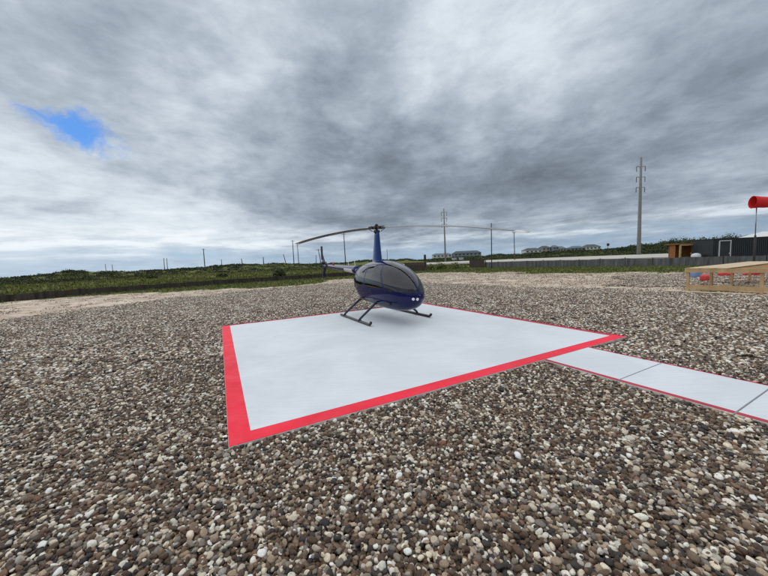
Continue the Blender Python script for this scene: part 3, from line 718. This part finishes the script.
# ------------------------------------------------------------------ silt fences, board panels
def fence(name, pts, ht, spacing, fab, label, seed, post_h=.12):
    r_ = random.Random(seed); t_ = empty(name, (pts[0][0], pts[0][1], -.04)); tag(t_, label, 'fence', 'silt fences round the site'); o = Vector((pts[0][0], pts[0][1], 0))
    P2 = []
    for (a, b), (c, d) in zip(pts[:-1], pts[1:]):
        L = math.hypot(c - a, d - b); n_ = max(1, round(L / spacing))
        for i in range(n_): P2.append(Vector((a + (c - a) * i / n_, b + (d - b) * i / n_, 0)))
    P2.append(Vector((*pts[-1], 0))); P2 = [p + Vector((r_.uniform(-.08, .08), r_.uniform(-.08, .08), 0)) - o for p in P2]
    hts = [ht * r_.uniform(.93, 1.07) for _ in P2]
    for p, h_ in zip(P2, hts):
        l_ = Vector((r_.uniform(-.05, .05), r_.uniform(-.05, .05), 0))
        MB().bar(p + Vector((0, .03, -.1)), p + l_ + Vector((0, .03, h_ + post_h * r_.uniform(.3, 1.3))), .06, .06, (1, 0, 0)).build('post', 'stake', t_)
    for i in range(len(P2) - 1):
        a, b = P2[i], P2[i + 1]; m_ = MB(); nn = 9; nrm = Vector((-(b - a).y, (b - a).x, 0)).normalized(); ph_ = r_.uniform(0, 6)
        for k_ in range(nn):
            f_ = k_ / (nn - 1); p = a.lerp(b, f_); sag = -.05 * math.sin(math.pi * f_) * r_.uniform(.5, 1.4); wv = .05 * math.sin(f_ * 9 + ph_)
            h_ = hts[i] * (1 - f_) + hts[i + 1] * f_ + sag
            for zf in (0, .5, 1): m_.v.append(tuple(p + nrm * ((.035 * ((k_ % 2) * 2 - 1) * r_.random() + wv * .4) * math.sin(math.pi * f_)) + Vector((0, 0, -.06 + (h_ + .06) * zf))))
        for k_ in range(nn - 1):
            for q_ in range(2): a_ = k_ * 3 + q_; m_.f.append((a_, a_ + 3, a_ + 4, a_ + 1))
        po = m_.build('fabric_panel', fab, t_, False); sl = po.modifiers.new('thickness', 'SOLIDIFY'); sl.thickness = .008
    return t_
fence('silt_fence', [(-42, 6), (-36, 14.5), (-29.9, 24.4), (-25.2, 32.4), (-16.0, 39.6), (-5.0, 47.6), (3.7, 56.0)], .60, 2.3, 'fabric_dark', 'long low dark silt fence along the grass field on the left', 1)
fence('silt_fence', [(19.7, 60.2), (24.5, 53.4), (30.9, 44.6), (37.8, 30.7), (44, 18)], 1.02, 3.1, 'fabric_grey', 'taller grey silt fence in front of the road and black container on the right', 2)
def board_wall(pts, ht, label, top):
    (a, b), (c, d) = pts; t_ = empty('board_fence', (a, b, -.04)); tag(t_, label, 'fence'); L = math.hypot(c - a, d - b); n_ = int(L / .3); dx, dy = (c - a) / L, (d - b) / L; ang = math.atan2(dy, dx)
    M = Matrix.Rotation(ang, 3, 'Z')
    for i in range(n_):
        s_ = (i + .5) * .3; h_ = ht * random.uniform(.97, 1.02)
        MB().box((dx * s_, dy * s_, h_ / 2), (.285, .03, h_), M).build('board', 'board_dark', t_)
    MB().box((dx * L / 2, dy * L / 2, ht + .05), (L + .1, .14, .06), M).build('top_rail', top, t_)
    for s_ in (0, L): MB().box((dx * s_ - dy * .08, dy * s_ + dx * .08, ht / 2), (.12, .12, ht), M).build('post', 'board_dark', t_)
board_wall([(3.9, 56.3), (7.6, 55.4)], 1.58, 'dark board fence panel with tan top rail behind the helicopter nose', 'board_tan')
board_wall([(17.7, 64.2), (19.6, 60.3)], 1.62, 'dark board fence return at the end of the grey silt fence', 'board_dark')

# ------------------------------------------------------------------ poles
def pole(name, base, top, r0, r1, matn, label, group=None, arms=()):
    t_ = empty(name, (base[0], base[1], base[2])); b_, p_ = Vector((0, 0, -2.5)), Vector(top) - Vector(base)
    ln = p_.length
    MB().tube([b_, p_ * .25, p_ * .5, p_ * .75, p_], [r0, r0 + (r1 - r0) * .25, (r0 + r1) / 2, r0 + (r1 - r0) * .75, r1], 10).build('shaft', matn, t_, True)
    for f_, w_ in arms: 
        c_ = p_ * f_; a_ = MB().bar(c_ + Vector((-w_, 0, 0)), c_ + Vector((w_, 0, 0)), .12, .14).build('crossarm', matn, t_)
        for q_ in (-1, 1): MB().tube([c_ + Vector((q_ * w_ * .92, 0, .07)), c_ + Vector((q_ * w_ * .92, 0, .35))], .07, 6).build('insulator', 'insulator', a_)
    tag(t_, label, 'pole', group); return t_
UG = 'far utility poles'
far_poles = [((-19.05, 160, 2.5), (-19.2, 160, 17.2), .26, 'tall thin utility pole rising just left of the rotor mast', [(.96, 1.1)]),
    ((-56.6, 200, 2.0), (-56.6, 200, 18.0), .28, 'tall far utility pole at the tip of the left rotor blade', [(.95, 1.2)]),
    ((-61.6, 230, 2.0), (-61.75, 230, 17.4), .28, 'far utility pole right beside the tall one under the left blade tip', [(.95, 1.2)]),
    ((-52.2, 170, 2.0), (-53.5, 170, 8.3), .22, 'leaning far pole left of the two tall poles under the blade tip', []),
    ((-29.5, 150, 2.0), (-30.5, 150, 9.3), .22, 'leaning far pole right beside the tail rotor', [(.93, 1.0)]),
    ((-55.3, 260, 2.0), (-55.0, 260, 9.8), .28, 'small far pole just left of the pole leaning by the tail rotor', []),
    ((-83.5, 220, 2.0), (-83.4, 220, 8.7), .34, 'short far pole standing alone midway between field and left blade tip', []),
    ((-146, 210, 2.0), (-145.8, 210, 10.5), .24, 'left one of the close pair of thin poles above the left dunes', []),
    ((-157.7, 230, 2.0), (-157.6, 230, 11.2), .24, 'right one of the close pair of thin poles above the left dunes', []),
    ((-107.7, 190, 2.0), (-107.6, 190, 14.3), .30, 'tallest pole above the left dunes, right of the close pair', [(.95, .9)]),
    ((-128.2, 250, 2.0), (-128.1, 250, 9.1), .28, 'short far pole next right of the tallest left pole', []),
    ((-80.2, 180, 2.0), (-80.8, 180, 7.0), .26, 'slightly leaning short pole on the scrubby rise left of centre', []),
    ((-197.9, 230, 2.0), (-197.8, 230, 8.1), .22, 'right one of two faint poles on the leftmost dark dune', []),
    ((-220.5, 250, 2.0), (-220.3, 250, 9.3), .22, 'left one of two faint poles on the leftmost dark dune', []),
    ((46.2, 110, .6), (46.0, 110, 10.4), .16, 'dark pole under the right rotor blade tip', [(.97, .5)]),
    ((3.45, 240, 2.0), (3.5, 240, 11.9), .2, 'faint far pole just right of the rotor mast', []),
    ((100.25, 140, .6), (100.3, 140, 5.3), .12, 'thin short pole left of the big steel pylon', [])]
for b_, t_, r_, lab, arms in far_poles: pole('utility_pole', b_, t_, r_, r_ * .7, 'wood_pole', lab, UG, arms)
sg = MB().box((100.3, 139.9, 5.4), (1.0, .3, 1.1)).build('sign_box', 'dark_pole', None); 
so = bpy.data.objects[[o.name for o in bpy.data.objects if o.get('label', '').startswith('thin short pole')][0]]
sg.parent = so; sg.location = -Vector(so.location)
pole('lamp_post', (18.7, 54, -.05), (18.72, 54, 7.72), .085, .07, 'dark_pole', 'slender dark pole standing at the grey fence below the right rotor blade')
pole('service_post', (10.09, 75, -.05), (10.05, 75, 3.2), .28, .28, 'dark_pole', 'short dark post above the tan topped board panel')
def steel_pylon(base, top, r0, r1, levels, label, armL):
    t_ = empty('transmission_pole', base); H = Vector(top) - Vector(base)
    MB().tube([Vector((0, 0, -2)), H * .3, H * .65, H], [r0, r0 * .7 + r1 * .3, r0 * .35 + r1 * .65, r1], 16).build('shaft', 'steel_pole', t_, True)
    for f_ in levels:
        c_ = H * f_
        for q_ in (-1, 1):
            a_ = MB().bar(c_, c_ + Vector((q_ * armL, 0, .25)), .16, .16).build('crossarm', 'steel_pole', t_)
            e_ = c_ + Vector((q_ * armL, 0, .2)); pr = [e_ - Vector((0, 0, k_ * .3)) for k_ in range(7)]
            MB().tube(pr, [.06, .14, .08, .14, .08, .14, .05], 8).build('insulator', 'insulator', a_)
    tag(t_, label, 'pylon'); return t_
steel_pylon((91.3, 112, .3), (91.3, 112, 34.4), .66, .30, [.905, .80, .695], 'tall grey steel transmission pole with three levels of insulators on the right', 1.5)
steel_pylon((29.9, 150, .3), (29.7, 150, 25.7), .45, .24, [.93, .82, .71], 'slimmer steel transmission pole crossed by the right rotor blade', 1.2)

# ------------------------------------------------------------------ windsock
wsx = empty('windsock', (26.06, 22.0, -.05)); tag(wsx, 'red windsock on a thin mast behind the timber deck at the right', 'windsock')
MB().tube([(0, 0, -.1), (0, 0, 2.7)], .055, 12).build('lower_mast', 'dark_pole', wsx, True)
MB().tube([(0, 0, 2.65), (-.02, 0, 4.62)], .028, 10).build('upper_mast', 'steel', wsx, True)
dirs = Vector((.93, -.34, -.05)).normalized(); sd2 = Vector((0, 0, 1)).cross(dirs).normalized(); u2 = dirs.cross(sd2)
MB().tube([Vector((-.02, 0, 4.60)), Vector((-.02, 0, 4.72)) ], .04, 10).build('swivel', 'steel', wsx)
sk_ = MB(); ns = 26; k_ = 24
for i in range(ns):
    f_ = i / (ns - 1); r_ = .41 * (1 - f_) + .20 * f_; c_ = Vector((-.25, .05, 5.0)) + dirs * (2.6 * f_) + Vector((0, 0, -.42 * f_ ** 1.6))
    for j in range(k_):
        a_ = 2 * math.pi * j / k_; rr = r_ * (1 + .045 * math.sin(3 * a_ + f_ * 9) * f_ + .02 * math.sin(f_ * 34))
        sk_.v.append(tuple(c_ + sd2 * (math.cos(a_) * rr) + u2 * (math.sin(a_) * rr)))
for i in range(ns - 1):
    for j in range(k_): a_, b_ = i * k_ + j, i * k_ + (j + 1) % k_; sk_.f.append((a_, b_, b_ + k_, a_ + k_))
so_ = sk_.build('sock', 'sock_red', wsx, True); so_.modifiers.new('thickness', 'SOLIDIFY').thickness = .006
c0 = Vector((-.25, .05, 5.0)); MB().tube([c0 + sd2 * (math.cos(a_) * .415) + u2 * (math.sin(a_) * .415) for a_ in np.linspace(0, 2 * math.pi, 25)], .014, 8).build('hoop', 'sock_red', wsx, True)

# ------------------------------------------------------------------ timber deck under construction
DK = Vector((13.95, 14.42, 0)); dA = Vector((.4637, -.886, 0)); dB = Vector((.886, .4637, 0))
dk = empty('deck_frame', (DK.x, DK.y, -.05)); tag(dk, 'raw timber deck frame under construction on posts at the right edge', 'deck')
def DP(a, b, z): return dA * a + dB * b + Vector((0, 0, z + .05))
LA, LB, DH = 4.6, 8.4, 1.0
for a_ in (0.07, 2.3, LA): 
    for b_ in ((0.07, 2.8, 5.6, LB) if a_ != 2.3 else (.07, 2.8, 5.6, LB)):
        MB().bar(DP(a_, b_, -.08), DP(a_, b_, DH - .17), .10, .10, dA).build('post', 'lumber', dk, bevel=.004)
for nm, p, q_ in (('rim_joist', (-.02, -.02), (LA, -.02)), ('rim_joist', (-.02, LB), (LA, LB)), ('rim_joist', (-.02, 0.02), (-.02, LB - .02)), ('rim_joist', (LA, .02), (LA, LB - .02))):
    MB().bar(DP(*p, DH - .09), DP(*q_, DH - .09), .045, .165).build(nm, 'lumber', dk, bevel=.003)
for i in range(1, 14):
    b_ = .6 * i; MB().bar(DP(.01, b_, DH - .10), DP(LA - .04, b_, DH - .10), .04, .14).build('joist', 'lumber', dk)
for i in range(9):                                       # boards laid so far along the open side
    a_ = .06 + i * .148
    MB().bar(DP(a_, -.05, DH + .012), DP(a_, LB - (.2 + .9 * random.random() if i > 5 else random.uniform(0, .1)), DH + .012), .14, .026).build('deck_board', 'lumber_pale' if i % 3 else 'lumber', dk)
for b_ in (.05, ): MB().bar(DP(.1, b_, .16), DP(LA, b_, .16), .045, .19).build('skirt_board', 'lumber', dk)
MB().bar(DP(.2, 1.0, .06), DP(LA, 3.6, .08), .14, .04).build('skirt_board', 'lumber_pale', dk)
def loose(name, matn, c, s, rz, label, cat_, bevel=.02, shape=None):
    o = (shape or MB().box((0, 0, s[2] / 2), s)).build(name, matn, None, bevel=bevel); p = DK + dA * c[0] + dB * c[1]; o.location = (p.x, p.y, c[2]); o.rotation_euler = (0, 0, rz); tag(o, label, cat_); return o
def sack(sx_, sy_, sz_, seed):
    r_ = np.random.default_rng(seed); V = iv.copy(); V = np.sign(V) * np.abs(V) ** .55; V = V * np.array([sx_, sy_, sz_]) / 2 * (1 + .06 * np.sin(iv @ (r_.normal(size=3) * 4)))[:, None]
    V[:, 2] = np.maximum(V[:, 2], -sz_ * .42) + sz_ * .42; m_ = MB(); m_.add(V.tolist(), if_.tolist()); return m_
loose('tool_bag', 'red_plastic', (-1.2, 6.3, -.03), (.5, .4, .45), .4, 'bright red bag seen through the near end of the timber deck frame', 'bag', 0, sack(.48, .36, .42, 1))
loose('tool_bag', 'blue_plastic', (-2.6, 9.3, -.03), (.4, .4, .5), .2, 'pale blue bag on the ground behind the deck corner post', 'bag', 0, sack(.6, .5, .5, 2))
loose('folded_tarp', 'red_plastic', (-1.7, 11.4, -.03), (1.3, .5, .28), -.85, 'long red folded tarp behind the timber deck, left of two', 'tarp', 0, sack(.75, .5, .28, 3))
loose('folded_tarp', 'red_plastic', (-.7, 12.3, -.03), (1.1, .5, .28), -.8, 'red folded tarp behind the timber deck, right of two', 'tarp', 0, sack(.85, .5, .30, 4))
loose('equipment_case', 'tarp_dark', (2.7, 5.6, 1.03), (1.4, .6, .30), -1.0, 'dark purple case lying on the deck boards at the right edge', 'case', .03)
for i, (c, rz, ln) in enumerate((((.9, -.55, -.03), -1.02, 2.6), ((1.9, .75, .0), -.85, 3.0), ((1.6, 1.3, -.03), -.75, 2.4), ((2.6, .55, -.03), -1.15, 3.2), ((3.2, 2.2, -.03), -.5, 2.8))):
    loose('loose_plank', 'lumber_pale', c, (ln, .24, .045), rz, ['pale loose plank on the sand in front of the timber deck', 'long pale plank slanting up inside the timber deck frame', 'shorter pale plank on the ground deep inside the timber deck', 'pale plank lying behind the near skirt board of the deck at the right edge', 'pale plank lying crosswise under the deck boards at the right edge'][i], 'plank', .004)

# ------------------------------------------------------------------ cedar shelter, container, small white tank
sh = empty('wooden_shelter', (36.0, 38.6, -.05)); tag(sh, 'orange brown cedar shelter with braced post left of the black container', 'shelter')
for i in range(14): MB().box((.06 + i * .2, .9, 1.28), (.19, .03, 2.46)).build('board', 'cedar', sh)
for i in range(8): MB().box((.02, .1 + i * .1, 1.28), (.03, .095, 2.46)).build('board', 'cedar', sh)
MB().box((1.5, .35, 2.62), (3.5, 1.9, .10)).build('roof', 'cedar', sh)
for x_, y_ in ((.1, -.5), (2.85, -.5), (2.85, .8)): MB().box((x_, y_, 1.25), (.15, .15, 2.6)).build('post', 'lumber', sh)
MB().bar((2.85, -.52, 1.75), (2.15, -.52, 2.55), .10, .10).build('brace', 'lumber', sh); MB().bar((0, -.55, 2.48), (3.0, -.55, 2.48), .06, .18).build('beam', 'lumber', sh)
ct = empty('black_container', (36.95, 35.0, -.05)); tag(ct, 'long black container building with white framed door behind the fence', 'container')
m_ = MB(); n_ = 12 * 8; V0 = []
MB().box((6.1, 1.25, 1.47), (12.2, 2.3, 2.9)).build('body', 'container_paint', ct, bevel=.03)
for i in range(54):                                      # corrugated long wall, clear of the door
    x_ = .12 + i * .222
    if .45 < x_ < 2.0: continue
    MB().box((x_, .085, 1.47), (.11, .035, 2.66)).build('rib', 'container_paint', ct)
d_ = MB().box((1.24, .075, 1.40), (1.12, .05, 2.5)).build('door', 'container_paint', ct)
for a_, b_ in (((.61, .05, .1), (.61, .05, 2.76)), ((1.87, .05, .1), (1.87, .05, 2.76))): MB().bar(a_, b_, .08, .09, (1, 0, 0)).build('frame', 'white_trim', d_)
MB().bar((.565, .05, 2.715), (1.915, .05, 2.715), .075, .09).build('frame', 'white_trim', d_); MB().box((1.74, .03, 1.3), (.05, .05, .16)).build('handle', 'white_trim', d_)
MB().box((6.1, 1.25, 2.95), (12.3, 2.45, .06)).build('roof_edge', 'container_paint', ct)
tk = MB().tube([(0, 0, 0), (0, 0, .08), (0, 0, 1.2), (0, 0, 1.38), (0, 0, 1.45)], [.40, .44, .44, .34, .10], 20).build('storage_tank', 'white_trim', None, True); tk.location = (36.25, 36.3, -.05); tag(tk, 'small white rounded tank between the cedar shelter and the container', 'tank')

# ------------------------------------------------------------------ far houses
def house(c, wd, dp, h0, h1, wallm, roofm, label, nwin, zb_=0., hip=.25):
    h0 += .9 if c[1] > 200 else 0; h1 += .9 if c[1] > 200 else 0
    t_ = empty('house', (c[0], c[1], zb_)); tag(t_, label, 'house', 'far houses along the skyline')
    wl = MB().box((0, 0, h0 / 2 - 1), (wd, dp, h0 + 2)).build('wall', wallm, t_)
    e = .5; r = MB(); hx, hy = wd / 2 + e, dp / 2 + e; ix = hx * (1 - hip * 2)
    r.add([(-hx, -hy, h0), (hx, -hy, h0), (hx, hy, h0), (-hx, hy, h0), (-ix, 0, h1), (ix, 0, h1)], [(0, 1, 5, 4), (1, 2, 5), (2, 3, 4, 5), (3, 0, 4), (3, 2, 1, 0)]); r.build('roof', roofm, t_)
    rows_ = 2 if h0 > 7 else 1
    for k_ in range(rows_):
        for i in range(nwin):
            x_ = -wd / 2 + (i + .5) * wd / nwin; MB().box((x_, -dp / 2 - .02, h0 - 1.7 - 3.0 * k_), (wd / nwin * .5, .08, 1.5)).build('window', 'window_dark', wl)
    return t_
house((106.5, 400), 34, 12, 7.9, 10.7, 'house_grey', 'roof_dark', 'long low dark roofed building on the skyline right of the slim pylon', 7, 0, .12)
house((76, 405), 24, 10, 7.0, 9.0, 'house_wall', 'roof_blue', 'low pale building left of the long dark roofed one', 5, 0, .15)
house((189.5, 400), 21, 12, 8.0, 10.9, 'house_wall', 'roof_dark', 'white walled house with dark roof, leftmost of the skyline house cluster', 4)
house((206.5, 402), 10, 10, 10.4, 13.0, 'house_tan', 'roof_dark', 'tall narrow brownish house at the centre of the skyline cluster', 2)
house((216.0, 396), 6.5, 9, 10.6, 13.1, 'house_grey', 'roof_blue', 'tall narrow grey house right beside the brownish one on the skyline', 2)
house((226.5, 402), 11, 10, 8.6, 11.6, 'house_tan', 'roof_blue', 'tan house with blue grey roof right of the tall narrow grey house', 3)
house((245.5, 400), 18, 11, 8.6, 11.2, 'house_grey', 'roof_blue', 'wide grey house with low blue roof on the skyline', 4)
house((267, 404), 19, 12, 9.2, 12.4, 'house_wall', 'roof_dark', 'pale house with dark roof, rightmost of the skyline house cluster', 4)
house((94.5, 74), 12, 8, 4.1, 5.3, 'house_wall', 'white_trim', 'pale roofed building peeking over the black container at the right edge', 3, 0, .1)
for i, x_ in enumerate((37.5, 41.2)):
    t_ = empty('small_shed', (x_, 165, .3)); tag(t_, ['left one of two tiny white sheds by the far road beside the slim pylon', 'right one of two tiny white sheds by the far road beside the slim pylon'][i], 'shed')
    x_ = 0; MB().box((0, 0, .7), (1.9, 2.2, 2.6)).build('wall', 'house_wall', t_); MB().bar((0, -1.3, 2.08), (0, 1.3, 2.08), 2.3, .16).build('roof', 'white_trim', t_)

# ------------------------------------------------------------------ vegetation
GREENS = np.array([(.030, .048, .012), (.045, .068, .016), (.062, .085, .020), (.085, .098, .024), (.026, .040, .016)])
def leaf_tris(C, S, colr):
    """one triangle per leaf at C (n,3), size S (n,)"""
    k_ = len(C); a_ = rng.normal(size=(k_, 3)); a_ /= np.linalg.norm(a_, axis=1)[:, None]; b_ = np.cross(a_, rng.normal(size=(k_, 3))); b_ /= np.linalg.norm(b_, axis=1)[:, None]
    V = np.empty((k_, 3, 3)); V[:, 0] = C + a_ * S[:, None]; V[:, 1] = C - a_ * S[:, None] * .5 + b_ * S[:, None] * .7; V[:, 2] = C - a_ * S[:, None] * .5 - b_ * S[:, None] * .7
    return V.reshape(-1, 3), np.arange(k_ * 3).reshape(-1, 3), np.repeat(colr, 3, 0)
def bush_cloud(cx, cy, cz, rx, rz, n_):
    p = rng.normal(size=(n_, 3)); p /= np.linalg.norm(p, axis=1)[:, None]; p *= (rng.random(n_) ** .45)[:, None]
    lump = .9 + .2 * np.sin(p @ rng.normal(size=3) * 4 + rng.uniform(0, 6)); p *= lump[:, None]; p[:, 2] = np.abs(p[:, 2])
    return p * np.array([rx, rx, rz]) + np.array([cx, cy, cz])
# scrub over the dunes and verges: one uncountable mass
Cs, Ss, Ks = [], [], []
cand = []
for _ in range(5200):
    az = R(rng.uniform(-62, 62)); r_ = rng.uniform(112, 300); cand.append((math.sin(az) * r_, math.cos(az) * r_))
for _ in range(3800):
    az = R(rng.uniform(6, 60)); r_ = rng.uniform(104, 215); cand.append((math.sin(az) * r_, math.cos(az) * r_))
for ci, (x_, y_) in enumerate(cand):
    az = math.degrees(math.atan2(x_, y_)); r_ = math.hypot(x_, y_); h_ = float(hill(np.array([x_]), np.array([y_]))[0]) + GZ
    if az > 12 and r_ < 175 and polydist(np.array([x_]), np.array([y_]), far_e)[0] < 4: continue
    d_ = float(vnoise(np.array([x_]), np.array([y_]), .018, 3)[0])
    tall = 1.0 + 1.6 * max(0, min(1, (az - 36) / 6)) * max(0, min(1, (56 - az) / 4)) if az > 30 else 1.0
    if d_ < .36 and az < 8 and r_ < 190: continue
    rx = rng.uniform(1.3, 3.6) * (.7 + .3 * tall); rz = rng.uniform(.6, 1.5) * tall; n_ = 90 if az < 20 else 150
    if ci >= 5200: rx *= .6; rz *= .55; n_ = 50
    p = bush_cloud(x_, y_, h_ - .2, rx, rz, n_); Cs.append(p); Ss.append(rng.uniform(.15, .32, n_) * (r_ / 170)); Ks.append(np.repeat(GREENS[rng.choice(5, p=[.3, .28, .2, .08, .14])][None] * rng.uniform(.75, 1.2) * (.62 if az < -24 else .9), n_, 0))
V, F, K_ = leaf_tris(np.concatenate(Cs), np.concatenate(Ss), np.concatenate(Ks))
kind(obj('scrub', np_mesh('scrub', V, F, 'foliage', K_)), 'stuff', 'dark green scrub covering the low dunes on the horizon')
# grass: short tufts near the fences, rougher tufts in the field beyond
def tufts(X_, Y_, Z_, hgt, spread, blades, cols):
    k_ = len(X_); a_ = rng.uniform(0, 6.283, (k_, blades)); lean = rng.uniform(.15, .9, (k_, blades)) * spread[:, None]; hh = hgt[:, None] * rng.uniform(.55, 1.1, (k_, blades)); wd = hh * .13 + .012
    bx_ = X_[:, None] + rng.normal(0, 1, (k_, blades)) * spread[:, None] * .35; by_ = Y_[:, None] + rng.normal(0, 1, (k_, blades)) * spread[:, None] * .35; bz_ = np.repeat(Z_[:, None], blades, 1)
    V = np.empty((k_, blades, 3, 3)); px_, py_ = -np.sin(a_) * wd, np.cos(a_) * wd
    V[..., 0, :] = np.stack([bx_ - px_, by_ - py_, bz_], -1); V[..., 1, :] = np.stack([bx_ + px_, by_ + py_, bz_], -1); V[..., 2, :] = np.stack([bx_ + np.cos(a_) * lean, by_ + np.sin(a_) * lean, bz_ + hh], -1)
    V = V.reshape(-1, 3); C = np.repeat(np.repeat(cols, blades, 0) * rng.uniform(.7, 1.3, (k_ * blades, 1)), 3, 0)
    return V, np.arange(len(V)).reshape(-1, 3), C
GC = np.array([(.095, .130, .028), (.13, .155, .034), (.165, .17, .048), (.22, .20, .085), (.075, .10, .022)])
k_ = 60000; x_ = rng.uniform(-46, 52, k_); y_ = rng.uniform(10, 68, k_); gw_ = grass_w(x_, y_); tn = vnoise(x_, y_, .5, 3)
kp = (gw_ * (.35 + 1.1 * tn) > .30 + .4 * rng.random(k_)) & (np.abs(x_) < 1.4 * y_ + 4)
x_, y_ = x_[kp], y_[kp]
V, F, K_ = tufts(x_, y_, np.full(len(x_), GZ + .02), rng.uniform(.07, .24, len(x_)), rng.uniform(.05, .14, len(x_)), 6, GC[rng.choice(5, len(x_), p=[.3, .27, .2, .13, .1])])
kind(obj('grass', np_mesh('grass', V, F, 'foliage', K_)), 'stuff', 'patchy green grass on the near side of the fences')
k_ = 34000; x_ = rng.uniform(-190, 25, k_); y_ = 28 + 110 * rng.random(k_) ** 1.3; LF = [(-42, 6), (-36, 14.5), (-29.9, 24.4), (-25.2, 32.4), (-16.0, 39.6), (-5.0, 47.6), (3.7, 56.0), (18, 66), (40, 80)]
kp = (polydist(x_, y_, LF) > .5) & (np.abs(x_) < 1.4 * y_ + 6) & (vnoise(x_, y_, .12, 4) + .25 * rng.random(k_) > .48); x_, y_ = x_[kp], y_[kp]; far_ = np.hypot(x_, y_)
FG = np.array([(.085, .100, .016), (.13, .135, .022), (.18, .165, .034), (.06, .078, .016), (.22, .19, .06)])
V, F, K_ = tufts(x_, y_, np.where(far_ > 100, hill(x_, y_), 0) + GZ - .05, rng.uniform(.2, .6, len(x_)), rng.uniform(.2, .55, len(x_)), 7, FG[rng.choice(5, len(x_), p=[.28, .28, .2, .16, .08])])
kind(obj('field_grass', np_mesh('field_grass', V, F, 'foliage', K_)), 'stuff', 'rough yellow green grass of the field beyond the left fence')
def bush(c, rx, rz, n_, ls, label, cols=GREENS):
    t_ = empty('bush', (c[0], c[1], GZ)); tag(t_, label, 'bush')
    p = bush_cloud(0, 0, .1, rx, rz, n_); V, F, K_ = leaf_tris(p, rng.uniform(ls * .6, ls * 1.3, n_), cols[rng.integers(0, len(cols), n_)] * rng.uniform(.7, 1.25, (n_, 1)))
    obj('crown', np_mesh('crown', V, F, 'foliage', K_), t_); st = MB()
    for i in range(5): a_ = i * 1.3; st.tube([(0, 0, -.05), (math.cos(a_) * rx * .25, math.sin(a_) * rx * .25, rz * .4), (math.cos(a_) * rx * .6, math.sin(a_) * rx * .6, rz * .75)], [.05, .03, .012], 5)
    st.build('stem', 'bark', t_)
bush((-16.8, 50.5), 1.15, 1.5, 900, .16, 'dark round bush in the field left of the tail rotor')
bush((-36, 70), 1.3, .9, 500, .2, 'low dark bush far out in the left field')
bush((-62, 84), 1.6, 1.1, 500, .24, 'low dark bush at the far left of the field below the dune')
bush((9.0, 60.0), 1.0, 1.15, 700, .13, 'green weedy bush just right of the tan topped board panel', GC)
bush((11.2, 60.8), 1.2, 1.3, 800, .13, 'middle one of three weedy bushes in the gap between the fences', GC)
bush((13.9, 60.3), 1.4, 1.2, 800, .13, 'weedy bush just left of the dark board return', GC)
bush((38.6, 40.5), .9, 2.3, 900, .13, 'tall bush squeezed between the cedar shelter and the container')
